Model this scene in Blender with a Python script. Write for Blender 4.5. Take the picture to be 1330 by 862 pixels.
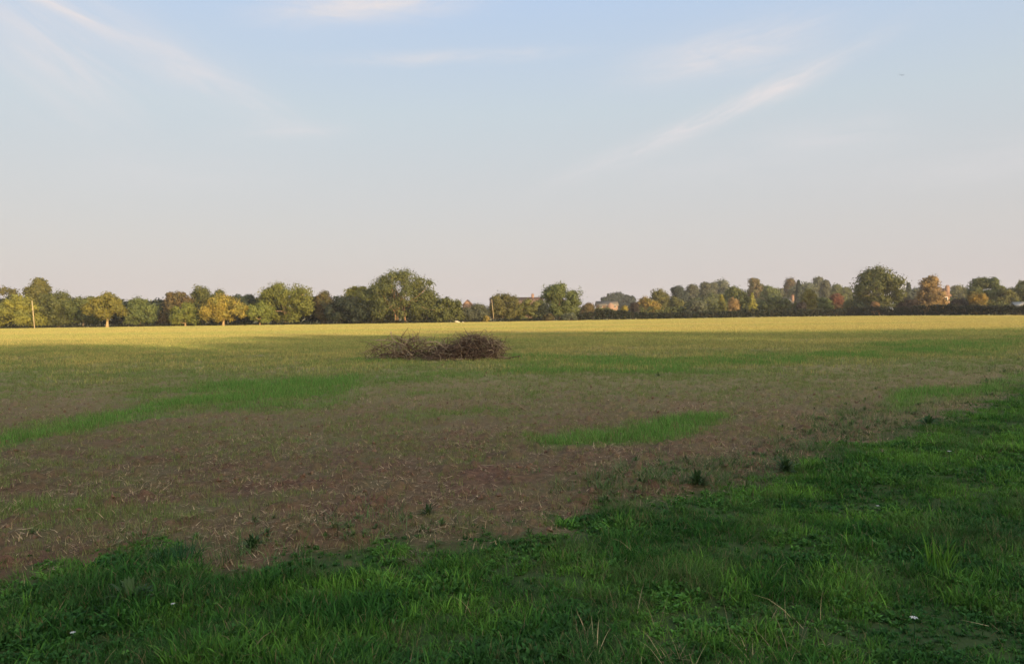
import bpy, math, random
import numpy as np
from mathutils import Matrix, Vector

# ---------------------------------------------------------------- camera, sky, sun, exposure
for o in list(bpy.data.objects):
    bpy.data.objects.remove(o)
scene = bpy.context.scene
COL = scene.collection
EYE, FPX = 1.65, 1000.0
PITCH, ROLL = math.atan(24 / FPX), math.radians(-0.73)
cam = bpy.data.objects.new('camera', bpy.data.cameras.new('camera'))
COL.objects.link(cam)
MC = Matrix.Translation((0, 0, EYE)) @ Matrix.Rotation(math.radians(90) - PITCH, 4, 'X') @ Matrix.Rotation(ROLL, 4, 'Z')
cam.matrix_world = MC
cam.data.sensor_width = 36
cam.data.lens = 36 * FPX / 1330
cam.data.clip_start = 0.1
cam.data.clip_end = 9000
scene.camera = cam

SUN_EL, SUN_AZ = math.radians(6.0), math.radians(143)      # azimuth clockwise from +Y
SUN_DIR = Vector((math.sin(SUN_AZ) * math.cos(SUN_EL), math.cos(SUN_AZ) * math.cos(SUN_EL), math.sin(SUN_EL)))
sl = bpy.data.lights.new('sun', 'SUN')
sl.energy = 4.3
sl.angle = math.radians(0.6)
sl.color = (1.0, 0.73, 0.40)
sun = bpy.data.objects.new('sun', sl)
sun.rotation_euler = SUN_DIR.to_track_quat('Z', 'Y').to_euler()
COL.objects.link(sun)

scene.view_settings.view_transform = 'Standard'
scene.view_settings.look = 'None'
scene.view_settings.gamma = 1
scene.view_settings.use_curve_mapping = False
scene.view_settings.exposure = 0.8
scene.cycles.max_bounces = 6
scene.cycles.diffuse_bounces = 3
scene.cycles.transmission_bounces = 3
scene.cycles.volume_bounces = 0
scene.cycles.transparent_max_bounces = 4
scene.cycles.caustics_reflective = False
scene.cycles.caustics_refractive = False

W = bpy.data.worlds.new('World')
scene.world = W
W.use_nodes = True


class NB:
    """small helper to write node trees"""
    def __init__(s, nt):
        s.nt = nt
        nt.nodes.clear()

    def n(s, t, **kw):
        x = s.nt.nodes.new(t)
        for k, v in kw.items():
            if hasattr(x, k):
                setattr(x, k, v)
            else:
                x.inputs[k].default_value = v
        return x

    def l(s, a, b):
        s.nt.links.new(a, b)

    def put(s, sock, v):
        if isinstance(v, bpy.types.NodeSocket):
            s.nt.links.new(v, sock)
        elif v is not None:
            sock.default_value = v

    def m(s, op, a, b=None, c=None, clamp=False):
        x = s.nt.nodes.new('ShaderNodeMath')
        x.operation = op
        x.use_clamp = clamp
        s.put(x.inputs[0], a)
        s.put(x.inputs[1], b)
        s.put(x.inputs[2], c)
        return x.outputs[0]

    def mix(s, f, a, b, mode='MIX'):
        x = s.nt.nodes.new('ShaderNodeMix')
        x.data_type = 'RGBA'
        x.blend_type = mode
        s.put(x.inputs['Factor'], f)
        s.put(x.inputs['A'], a if isinstance(a, bpy.types.NodeSocket) else (*a, 1))
        s.put(x.inputs['B'], b if isinstance(b, bpy.types.NodeSocket) else (*b, 1))
        return x.outputs['Result']

    def ramp(s, f, stops, interp='LINEAR'):
        x = s.nt.nodes.new('ShaderNodeValToRGB')
        x.color_ramp.interpolation = interp
        e = x.color_ramp.elements
        while len(e) < len(stops):
            e.new(0.5)
        for el, (p, c) in zip(e, stops):
            el.position = p
            el.color = (*c, 1) if not isinstance(c, (int, float)) else (c, c, c, 1)
        s.put(x.inputs[0], f)
        return x.outputs[0]

    def noise(s, vec, scale, detail=3, rough=0.55, dist=0.0):
        x = s.n('ShaderNodeTexNoise', Scale=scale, Detail=detail, Roughness=rough, Distortion=dist)
        if vec is not None:
            s.l(vec, x.inputs['Vector'])
        return x.outputs[0]

    def comb(s, x, y, z):
        c = s.nt.nodes.new('ShaderNodeCombineXYZ')
        s.put(c.inputs[0], x)
        s.put(c.inputs[1], y)
        s.put(c.inputs[2], z)
        return c.outputs[0]


def build_world():
    b = NB(W.node_tree)
    out = b.n('ShaderNodeOutputWorld')
    bg = b.n('ShaderNodeBackground')
    b.l(bg.outputs[0], out.inputs[0])
    sky = b.n('ShaderNodeTexSky')
    sky.sky_type = 'NISHITA'
    sky.sun_disc = False
    sky.sun_elevation = SUN_EL
    sky.sun_rotation = SUN_AZ
    sky.altitude = 50
    sky.air_density = 1.0
    sky.dust_density = 2.0
    sky.ozone_density = 1.0
    tc = b.n('ShaderNodeTexCoord')
    sx = b.n('ShaderNodeSeparateXYZ')
    b.l(tc.outputs['Generated'], sx.inputs[0])
    X, Y, Z = sx.outputs
    el = b.m('ARCSINE', Z)
    az = b.m('ARCTAN2', X, Y)
    # band of twilight colours by elevation: pinkish grey at the horizon, blue higher up
    tone = b.ramp(b.m('MULTIPLY', el, 1 / 1.571), [
        (0.0, (3.84, 3.50, 3.54)), (0.03, (3.87, 3.58, 3.60)), (0.064, (3.85, 3.70, 3.72)), (0.105, (3.75, 3.82, 3.98)),
        (0.16, (3.55, 3.98, 4.35)), (0.25, (3.0, 3.8, 5.1)), (0.42, (2.5, 3.2, 4.3)), (1.0, (2.3, 2.9, 3.9))])
    base = b.mix(0.88, sky.outputs[0], tone)
    # the sky glows more on the side of the setting sun (behind the camera)
    dt = b.m('ADD', b.m('MULTIPLY', X, SUN_DIR.x), b.m('MULTIPLY', Y, SUN_DIR.y))
    glow = b.m('MAXIMUM', dt, 0.0)
    base = b.mix(1.0, base, b.comb(*[b.m('ADD', b.m('MULTIPLY', glow, k), 1.0) for k in (4.3, 3.0, 1.5)]), 'MULTIPLY')
    # cirrus streaks, by azimuth and elevation on the sky
    warpn = b.noise(b.comb(b.m('MULTIPLY', az, 6), b.m('MULTIPLY', el, 10), 0.3), 1.0, 3)
    warp = b.m('MULTIPLY', b.m('SUBTRACT', warpn, 0.5), 0.016)
    total = None
    for (px, py, ang, L, w, st, sc) in CLOUDS:
        a0 = math.atan((px - 665) / 1000)
        e0 = math.atan((407 - py + (px - 665) * -0.0127) / 1000 * math.cos(a0))
        c, s_ = math.cos(math.radians(ang)), math.sin(math.radians(ang))
        da = b.m('SUBTRACT', az, a0)
        de = b.m('ADD', b.m('SUBTRACT', el, e0), warp)
        u = b.m('ADD', b.m('MULTIPLY', da, c), b.m('MULTIPLY', de, s_))
        v = b.m('SUBTRACT', b.m('MULTIPLY', de, c), b.m('MULTIPLY', da, s_))
        g = b.m('EXPONENT', b.m('MULTIPLY', b.m('ADD', b.m('POWER', b.m('ABSOLUTE', b.m('DIVIDE', u, L)), 2.6),
                                                b.m('POWER', b.m('ABSOLUTE', b.m('DIVIDE', v, w * 1.25)), 2.0)), -1.0))
        fib = b.noise(b.comb(b.m('MULTIPLY', u, 10), b.m('MULTIPLY', v, 55), px * 0.37), sc, 7, 0.66, 0.9)
        fib = b.m('MULTIPLY', b.m('SUBTRACT', fib, 0.27), 2.3, clamp=True)
        t = b.m('MULTIPLY', b.m('MULTIPLY', g, fib), st)
        total = t if total is None else b.m('ADD', total, t)
    col = b.mix(b.m('MINIMUM', total, 1.0), base, (4.55, 4.3, 4.35))
    b.l(col, bg.inputs[0])
    bg.inputs[1].default_value = 0.1


CLOUDS = [(935, 150, 20, .17, .010, .95, 1.0), (1030, 110, 19, .05, .010, .7, 1.2), (960, 66, 6, .10, .020, .75, .8), (880, 85, 8, .09, .016, .4, .8),
          (500, 8, 4, .11, .013, 1.0, .9), (430, 18, 6, .10, .014, .5, .9), (100, 20, -16, .12, .006, .9, 1.2), (70, 60, -35, .09, .025, .6, .7),
          (290, 118, -20, .09, .014, .7, .8), (590, 77, 2, .14, .006, .6, 1.2), (190, 55, -28, .15, .03, .35, .6), (60, 110, -30, .09, .03, .3, .6),
          (380, 172, 6, .07, .007, .4, 1), (1085, 178, -2, .08, .018, .35, .7), (1250, 215, 3, .16, .018, .3, .7),
          (950, 210, 4, .12, .02, .25, .7), (240, 225, 2, .12, .02, .2, .7)]
build_world()

# ---------------------------------------------------------------- helpers
R3 = np.array(MC.to_3x3())
RI = R3.T


def pix_dir(px, py):
    d = R3 @ np.array([(px - 665) / FPX, (431 - py) / FPX, -1.0])
    return d


def at(px, py, D):
    """point at world y = D seen at photo pixel (px, py)"""
    d = pix_dir(px, py)
    t = D / d[1]
    return np.array([d[0] * t, D, EYE + d[2] * t])


def on_ground(px, py):
    d = pix_dir(px, py)
    t = -EYE / d[2]
    return np.array([d[0] * t, d[1] * t, 0.0])


def to_pix(x, y, z=0.0):
    p = np.stack([x, y, np.zeros_like(x) + z - EYE], -1) @ R3
    q = np.maximum(-p[..., 2], 1e-3)
    return 665 + FPX * p[..., 0] / q, 431 - FPX * p[..., 1] / q


def vnoise(x, y, seed=0):
    xi, yi = np.floor(x).astype(np.int64), np.floor(y).astype(np.int64)
    fx, fy = x - xi, y - yi
    fx, fy = fx * fx * (3 - 2 * fx), fy * fy * (3 - 2 * fy)

    def h(a, b):
        n = (a * 374761393 + b * 668265263 + seed * 974634777) & 0xffffffff
        n = ((n ^ (n >> 13)) * 1274126177) & 0xffffffff
        return ((n ^ (n >> 16)) & 0xffff) / 65535.0
    return (h(xi, yi) * (1 - fx) + h(xi + 1, yi) * fx) * (1 - fy) + (h(xi, yi + 1) * (1 - fx) + h(xi + 1, yi + 1) * fx) * fy


def fbm(x, y, seed=0, octv=4):
    s, a, t = 0, 1.0, 0
    for i in range(octv):
        s = s + a * vnoise(x * 2 ** i, y * 2 ** i, seed + i * 17)
        t += a
        a *= 0.55
    return s / t


def mesh_np(name, V, quads=None, tris=None, mat=None, parent=None, link=True, attrs=None, smooth=False):
    V = np.asarray(V, np.float32).reshape(-1, 3)
    me = bpy.data.meshes.new(name)
    me.vertices.add(len(V))
    me.vertices.foreach_set('co', V.ravel())
    loops, starts, tot = [], [], 0
    if quads is not None and len(quads):
        q = np.asarray(quads, np.int32).reshape(-1, 4)
        loops.append(q.ravel())
        starts.append(np.arange(len(q)) * 4)
        tot = q.size
    if tris is not None and len(tris):
        t = np.asarray(tris, np.int32).reshape(-1, 3)
        loops.append(t.ravel())
        starts.append(np.arange(len(t)) * 3 + tot)
    L = np.concatenate(loops).astype(np.int32)
    S = np.concatenate(starts).astype(np.int32)
    me.loops.add(len(L))
    me.loops.foreach_set('vertex_index', L)
    me.polygons.add(len(S))
    me.polygons.foreach_set('loop_start', S)
    if smooth:
        me.polygons.foreach_set('use_smooth', np.ones(len(S), bool))
    for k, v in (attrs or {}).items():
        a = me.attributes.new(k, 'FLOAT', 'POINT')
        a.data.foreach_set('value', np.asarray(v, np.float32))
    me.update(calc_edges=True)
    if mat:
        me.materials.append(mat)
    o = bpy.data.objects.new(name, me)
    if link:
        COL.objects.link(o)
    if parent:
        o.parent = parent
    return o


def tag(o, label=None, cat=None, group=None, kind=None):
    if label:
        o['label'] = label
    if cat:
        o['category'] = cat
    if group:
        o['group'] = group
    if kind:
        o['kind'] = kind
    return o


def empty(name, loc, label=None, cat=None, group=None):
    o = bpy.data.objects.new(name, None)
    o.empty_display_size = 0.3
    o.location = [float(v) for v in loc]
    COL.objects.link(o)
    return tag(o, label, cat, group)


class MB:
    """collects boxes, prisms and tubes into one mesh"""
    def __init__(s):
        s.V, s.Q, s.T, s.n = [], [], [], 0

    def add(s, V, Q=(), T=()):
        V = np.asarray(V, float).reshape(-1, 3)
        s.V.append(V)
        if len(Q):
            s.Q.append(np.asarray(Q) + s.n)
        if len(T):
            s.T.append(np.asarray(T) + s.n)
        s.n += len(V)

    def box(s, x0, x1, y0, y1, z0, z1):
        V = [(x, y, z) for z in (z0, z1) for y in (y0, y1) for x in (x0, x1)]
        s.add(V, [(0, 2, 3, 1), (4, 5, 7, 6), (0, 1, 5, 4), (2, 6, 7, 3), (0, 4, 6, 2), (1, 3, 7, 5)])

    def tube(s, P, R, k=5):
        P = np.asarray(P, float)
        R = np.broadcast_to(np.asarray(R, float), (len(P),))
        T = np.gradient(P, axis=0)
        T /= np.linalg.norm(T, axis=1, keepdims=True) + 1e-9
        ref = np.array([0.31, 0.93, 0.2])
        A = np.cross(T, ref)
        A /= np.linalg.norm(A, axis=1, keepdims=True) + 1e-9
        B = np.cross(T, A)
        an = np.arange(k) / k * 2 * np.pi
        V = P[:, None] + R[:, None, None] * (A[:, None] * np.cos(an)[None, :, None] + B[:, None] * np.sin(an)[None, :, None])
        n = len(P)
        i, j = np.meshgrid(np.arange(n - 1), np.arange(k), indexing='ij')
        j2 = (j + 1) % k
        Q = np.stack([i * k + j, i * k + j2, (i + 1) * k + j2, (i + 1) * k + j], -1).reshape(-1, 4)
        V = np.concatenate([V.reshape(-1, 3), P[:1], P[-1:]])
        jj = np.arange(k)
        T1 = np.stack([jj * 0 + n * k, (jj + 1) % k, jj], -1)
        T2 = np.stack([jj * 0 + n * k + 1, (n - 1) * k + jj, (n - 1) * k + (jj + 1) % k], -1)
        s.add(V, Q, np.concatenate([T1, T2]))

    def build(s, name, mat, parent=None, smooth=False, link=True):
        return mesh_np(name, np.concatenate(s.V), np.concatenate(s.Q) if s.Q else None,
                       np.concatenate(s.T) if s.T else None, mat, parent, link, smooth=smooth)


def new_mat(name):
    m = bpy.data.materials.new(name)
    m.use_nodes = True
    return m, NB(m.node_tree)


def leafy(name, c1, c2, c3=None, trans=0.1, rough=0.65, spec=0.15, big=0.0, attr='tint'):
    """foliage: colour varies leaf by leaf (attribute) and patch by patch (noise)"""
    m, b = new_mat(name)
    out = b.n('ShaderNodeOutputMaterial')
    a = b.n('ShaderNodeAttribute', attribute_name=attr)
    oi = b.n('ShaderNodeObjectInfo')
    col = b.mix(a.outputs['Fac'], c1, c2)
    if c3:
        g = b.n('ShaderNodeNewGeometry')
        n = b.noise(g.outputs['Position'], big or 0.5, 3)
        col = b.mix(b.ramp(n, [(0.45, 0.0), (0.62, 0.75)]), col, c3)
    hsv = b.n('ShaderNodeHueSaturation')
    b.put(hsv.inputs['Hue'], b.m('ADD', b.m('MULTIPLY', oi.outputs['Random'], 0.03), 0.485))
    b.put(hsv.inputs['Value'], b.m('ADD', b.m('MULTIPLY', oi.outputs['Random'], 0.35), 0.82))
    b.l(col, hsv.inputs['Color'])
    p = b.n('ShaderNodeBsdfPrincipled', Roughness=rough)
    p.inputs['Specular IOR Level'].default_value = spec
    b.l(hsv.outputs[0], p.inputs['Base Color'])
    t = b.n('ShaderNodeBsdfTranslucent')
    b.l(hsv.outputs[0], t.inputs[0])
    mx = b.n('ShaderNodeMixShader')
    mx.inputs[0].default_value = trans
    b.l(p.outputs[0], mx.inputs[1])
    b.l(t.outputs[0], mx.inputs[2])
    b.l(mx.outputs[0], out.inputs[0])
    return m


def rough_mat(name, c1, c2, scale=4, rough=0.85, bump=0.3, det=5):
    m, b = new_mat(name)
    out = b.n('ShaderNodeOutputMaterial')
    g = b.n('ShaderNodeNewGeometry')
    n = b.noise(g.outputs['Position'], scale, det, 0.6)
    p = b.n('ShaderNodeBsdfPrincipled', Roughness=rough)
    p.inputs['Specular IOR Level'].default_value = 0.2
    b.l(b.mix(b.ramp(n, [(0.3, 0.0), (0.7, 1.0)]), c1, c2), p.inputs['Base Color'])
    bp = b.n('ShaderNodeBump', Strength=bump, Distance=0.02)
    b.l(n, bp.inputs['Height'])
    b.l(bp.outputs[0], p.inputs['Normal'])
    b.l(p.outputs[0], out.inputs[0])
    return m


def brick_mat(name, c1, c2, mortar):
    m, b = new_mat(name)
    out = b.n('ShaderNodeOutputMaterial')
    tc = b.n('ShaderNodeTexCoord')
    s = b.n('ShaderNodeSeparateXYZ')
    b.l(tc.outputs['Object'], s.inputs[0])
    br = b.n('ShaderNodeTexBrick', Scale=4.0)
    br.inputs['Color1'].default_value = (*c1, 1)
    br.inputs['Color2'].default_value = (*c2, 1)
    br.inputs['Mortar'].default_value = (*mortar, 1)
    b.l(b.comb(b.m('ADD', s.outputs[0], s.outputs[1]), s.outputs[2], 0.0), br.inputs['Vector'])
    p = b.n('ShaderNodeBsdfPrincipled', Roughness=0.85)
    b.l(br.outputs[0], p.inputs['Base Color'])
    b.l(p.outputs[0], out.inputs[0])
    return m


# ---------------------------------------------------------------- layout of the field in plan
MARGIN = np.array([(-900, 860), (-200, 800), (0, 752), (90, 726), (180, 716), (300, 726), (450, 718), (560, 700), (650, 680),
                   (760, 665), (840, 648), (930, 628), (1000, 612), (1060, 582), (1130, 562), (1200, 543), (1262, 522),
                   (1330, 497), (1420, 470), (1600, 440), (2400, 415)], float)
# green strips of regrown crop: (points, half thickness in photo rows, strength)
BANDS = [([(-60, 590), (0, 574), (100, 549), (200, 530), (300, 514), (400, 506), (470, 500)], 13, 1.0),
         ([(470, 500), (560, 492), (640, 489), (760, 484)], 6, 0.55),
         ([(440, 469), (560, 467), (700, 466), (780, 470)], 4, 0.9),
         ([(640, 485), (760, 478), (900, 474), (1010, 470), (1110, 461), (1220, 452), (1340, 444)], 8, 0.85),
         ([(980, 475), (1100, 466), (1340, 456)], 6, 0.5),
         ([(712, 580), (760, 571), (840, 561), (900, 551), (945, 543)], 8.5, 1.25),
         ([(1140, 524), (1200, 518), (1270, 512), (1320, 500)], 8, 0.9),
         ([(500, 548), (560, 543), (620, 535), (700, 528)], 8, 0.4),
         ([(-20, 655), (60, 665), (130, 660)], 22, 0.45),
         ([(120, 480), (220, 482), (330, 478), (480, 472)], 9, 0.38),
         ([(-20, 520), (120, 505), (260, 490)], 8, 0.25),
         ([(150, 690), (300, 660), (420, 640)], 14, 0.22),
         ([(560, 610), (600, 600), (660, 590)], 14, 0.18),
         ([(-80, 485), (200, 478), (440, 476), (680, 474)], 22, 0.36), ([(640, 498), (900, 488), (1150, 474), (1400, 462)], 16, 0.32),
         ([(-60, 620), (150, 600), (330, 570), (560, 560)], 26, 0.2), ([(620, 540), (800, 520), (1000, 505), (1180, 490)], 14, 0.22),
         ([(40, 690), (160, 680), (280, 672)], 12, 0.3)]


def green_at(x, y):
    px, py = to_pix(x, y)
    g = np.zeros_like(px)
    wob = (fbm(x * 0.5, y * 0.5, 5, 3) - 0.5) * 2
    for pts, hw, st in BANDS:
        P = np.array(pts, float)
        yy = np.interp(px, P[:, 0], P[:, 1])
        d = np.abs(py + wob * hw * 1.9 - yy) / hw
        ends = np.clip((px - P[0, 0] + wob * 30) / 60 + 0.5, 0, 1) * np.clip((P[-1, 0] - px + wob * 30) / 60 + 0.5, 0, 1)
        g = np.maximum(g, st * np.clip(1.7 - d, 0, 1.5) / 1.5 * ends)
    far = np.clip((y - 8) / 14, 0, 1) * 0.36 * np.clip(fbm(x * 0.12, y * 0.3, 9, 4) * 2.6 - 0.75, 0.1, 1)
    g = np.where((y > 1) & (np.abs(x) < y * 1.1 + 5), np.maximum(g, far), 0.2)
    return g


def margin_at(x, y):
    """> 0 on the grassy margin, in photo rows"""
    px, py = to_pix(x, y)
    e = py - np.interp(px, MARGIN[:, 0], MARGIN[:, 1]) + (fbm(x * 1.6, y * 1.6, 21, 3) - 0.5) * 30 * np.clip(6 / np.maximum(y, 1), 0.25, 1.3) + (fbm(x * 4.5, y * 4.5, 22, 2) - 0.5) * 44 * np.clip(6 / np.maximum(y, 1), 0.25, 1.3)
    return np.where((y < 3.2) | (np.abs(x) > y * 1.6 + 2), 60.0 * np.where((y > 14) & (x < 0), -1, 1), e)


# ---------------------------------------------------------------- ground sheet
def build_ground():
    th = np.concatenate([np.linspace(-180, -45, 90, endpoint=False), np.linspace(-45, 45, 760, endpoint=False), np.linspace(45, 180, 90, endpoint=False)])
    th = np.radians(th)
    r = np.concatenate([[0.15, 0.6, 1.3, 2.0], np.geomspace(2.6, 60, 420), np.geomspace(61, 4000, 90)])
    Rr, Tt = np.meshgrid(r, th, indexing='ij')
    x, y = Rr * np.sin(Tt), Rr * np.cos(Tt)
    mg = margin_at(x, y)
    gr = green_at(x, y)
    soil = np.clip(-mg / 10 + 0.3, 0, 1)
    fade = np.clip((70 - Rr) / 45, 0, 1)
    z = (fbm(x * 0.35, y * 0.35, 31, 3) - 0.5) * 0.10 * fade
    z += (fbm(x * 2.2, y * 2.2, 33, 4) - 0.5) * 0.07 * fade
    z += (fbm(x * 11, y * 11, 37, 3) - 0.5) * 0.045 * fade * (0.4 + 0.6 * soil)
    clod = np.clip(fbm(x * 7 + 3, y * 7, 41, 3) - 0.58, 0, 1) * 0.22
    z += clod * soil * fade
    n, k = Rr.shape
    V = np.stack([x, y, z], -1).reshape(-1, 3)
    i, j = np.meshgrid(np.arange(n - 1), np.arange(k), indexing='ij')
    j2 = (j + 1) % k
    Q = np.stack([i * k + j, (i + 1) * k + j, (i + 1) * k + j2, i * k + j2], -1).reshape(-1, 4)
    V = np.concatenate([V, [[0, 0, 0]]])
    jj = np.arange(k)
    T = np.stack([jj, (jj + 1) % k, jj * 0 + n * k], -1)
    m, b = new_mat('field_soil')
    out = b.n('ShaderNodeOutputMaterial')
    g = b.n('ShaderNodeNewGeometry')
    P = g.outputs['Position']
    sp = b.n('ShaderNodeSeparateXYZ')
    b.l(P, sp.inputs[0])
    n1 = b.noise(P, 14, 6, 0.65)
    n2 = b.noise(P, 1.1, 4, 0.6)
    n3 = b.noise(b.comb(b.m('MULTIPLY', sp.outputs[0], 0.05), b.m('MULTIPLY', sp.outputs[1], 0.35), 0), 1.0, 4, 0.6)
    soilc = b.mix(b.ramp(n1, [(0.3, 0.0), (0.7, 1.0)]), (0.052, 0.029, 0.020), (0.185, 0.102, 0.066))
    soilc = b.mix(b.ramp(n2, [(0.35, 0.0), (0.7, 0.7)]), soilc, (0.115, 0.105, 0.050))
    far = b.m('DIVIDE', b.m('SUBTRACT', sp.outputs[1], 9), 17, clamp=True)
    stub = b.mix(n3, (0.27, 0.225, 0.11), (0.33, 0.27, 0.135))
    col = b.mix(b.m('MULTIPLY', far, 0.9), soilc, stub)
    ag = b.n('ShaderNodeAttribute', attribute_name='green')
    am = b.n('ShaderNodeAttribute', attribute_name='margin')
    col = b.mix(b.m('MULTIPLY', ag.outputs['Fac'], 0.6, clamp=True), col, (0.095, 0.15, 0.040))
    marg = b.mix(n1, (0.028, 0.052, 0.016), (0.055, 0.08, 0.026))
    col = b.mix(am.outputs['Fac'], col, marg)
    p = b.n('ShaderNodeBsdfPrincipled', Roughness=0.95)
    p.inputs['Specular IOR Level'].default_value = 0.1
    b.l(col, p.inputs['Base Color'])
    bp = b.n('ShaderNodeBump', Strength=0.6, Distance=0.03)
    b.l(n1, bp.inputs['Height'])
    b.l(bp.outputs[0], p.inputs['Normal'])
    b.l(p.outputs[0], out.inputs[0])
    ga = np.append(np.clip((gr - 0.2) * 1.2 + 0.18, 0, 1).ravel(), 0)
    ma = np.append(np.clip(mg / 26 + 0.2, 0, 1).ravel(), 1)
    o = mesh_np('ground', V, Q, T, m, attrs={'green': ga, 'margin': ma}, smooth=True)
    o['kind'] = 'structure'


def zground(x, y):
    Rr = np.hypot(x, y)
    soil = np.clip(-margin_at(x, y) / 10 + 0.3, 0, 1)
    fade = np.clip((70 - Rr) / 45, 0, 1)
    z = (fbm(x * 0.35, y * 0.35, 31, 3) - 0.5) * 0.10 * fade
    z += (fbm(x * 2.2, y * 2.2, 33, 4) - 0.5) * 0.07 * fade
    z += (fbm(x * 11, y * 11, 37, 3) - 0.5) * 0.045 * fade * (0.4 + 0.6 * soil)
    z += np.clip(fbm(x * 7 + 3, y * 7, 41, 3) - 0.58, 0, 1) * 0.22 * soil * fade
    return z


build_ground()


# ---------------------------------------------------------------- grass, crop and straw
def tuft(name, rng, mat, n, rad, hmin, hmax, wid, lean, bend, seg=3, flat=0.0, tip=0.12, lift=0.0):
    """n tapered blades rooted in a disc"""
    a = rng.uniform(0, 2 * np.pi, n)
    rr = rad * np.sqrt(rng.uniform(0, 1, n))
    bx, by = rr * np.cos(a), rr * np.sin(a)
    L = rng.uniform(hmin, hmax, n)
    w = wid * rng.uniform(0.6, 1.25, n)
    d = a + rng.normal(0, 1.5, n)
    ln = np.abs(rng.normal(lean, lean * 0.5 + 0.05, n))
    bd = rng.uniform(0.2, 1.0, n) * bend
    t = np.linspace(0, 1, seg + 1)
    ang = ln[:, None] + bd[:, None] * t[None] ** 1.3
    dl = L[:, None] / seg
    hx = np.concatenate([np.zeros((n, 1)), np.cumsum(np.sin(ang[:, :-1]) * dl, 1)], 1)
    hz = np.concatenate([np.zeros((n, 1)), np.cumsum(np.cos(ang[:, :-1]) * dl, 1)], 1)
    hz = hz * (1 - flat) + lift
    hz = np.maximum(hz, lift)
    cx = bx[:, None] + hx * np.cos(d)[:, None]
    cy = by[:, None] + hx * np.sin(d)[:, None]
    wd = w[:, None] * (1 - (1 - tip) * t[None] ** 1.6) / 2
    tw = d + np.pi / 2 + rng.normal(0, 0.5, n)
    ox, oy = np.cos(tw)[:, None] * wd, np.sin(tw)[:, None] * wd
    V = np.stack([np.stack([cx - ox, cy - oy, hz], -1), np.stack([cx + ox, cy + oy, hz], -1)], 2)  # n, seg+1, 2, 3
    k = (seg + 1) * 2
    base = np.arange(n)[:, None] * k
    Q = []
    for s in range(seg):
        Q.append(np.stack([base[:, 0] + 2 * s, base[:, 0] + 2 * s + 1, base[:, 0] + 2 * s + 3, base[:, 0] + 2 * s + 2], -1))
    tint = np.repeat(rng.uniform(0, 1, n), k)
    return mesh_np(name, V.reshape(-1, 3), np.concatenate(Q), None, mat, link=False, attrs={'tint': tint})


def weed(name, rng, mat, leaves, length, wid, rise=0.5):
    """broad-leaved rosette with folded leaves"""
    V, Q, tn = [], [], []
    for i in range(leaves):
        a = rng.uniform(0, 2 * np.pi)
        L = length * rng.uniform(0.5, 1.0)
        w = wid * rng.uniform(0.6, 1.1)
        el = rng.uniform(0.15, 1.2) * rise
        n = 5
        t = np.linspace(0, 1, n)
        r = t * L * math.cos(el)
        z = np.maximum(t * L * math.sin(el) - t ** 2.5 * L * 0.35 + 0.01, 0.004)
        hw = w / 2 * np.sin(np.pi * (0.08 + 0.9 * t) ** 0.8)
        o = rng.normal(0, 0.01, 2)
        for s in (-1, 0, 1):
            xx = r * math.cos(a) - s * hw * math.sin(a) + o[0]
            yy = r * math.sin(a) + s * hw * math.cos(a) + o[1]
            V.append(np.stack([xx, yy, z + abs(s) * hw * 0.35], -1))
        b0 = i * 15
        for s in range(2):
            for q in range(n - 1):
                Q.append((b0 + s * 5 + q, b0 + s * 5 + q + 1, b0 + s * 5 + 6 + q, b0 + s * 5 + 5 + q))
        tn += [rng.uniform()] * 15
    return mesh_np(name, np.concatenate(V), Q, None, mat, link=False, attrs={'tint': tn})


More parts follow.
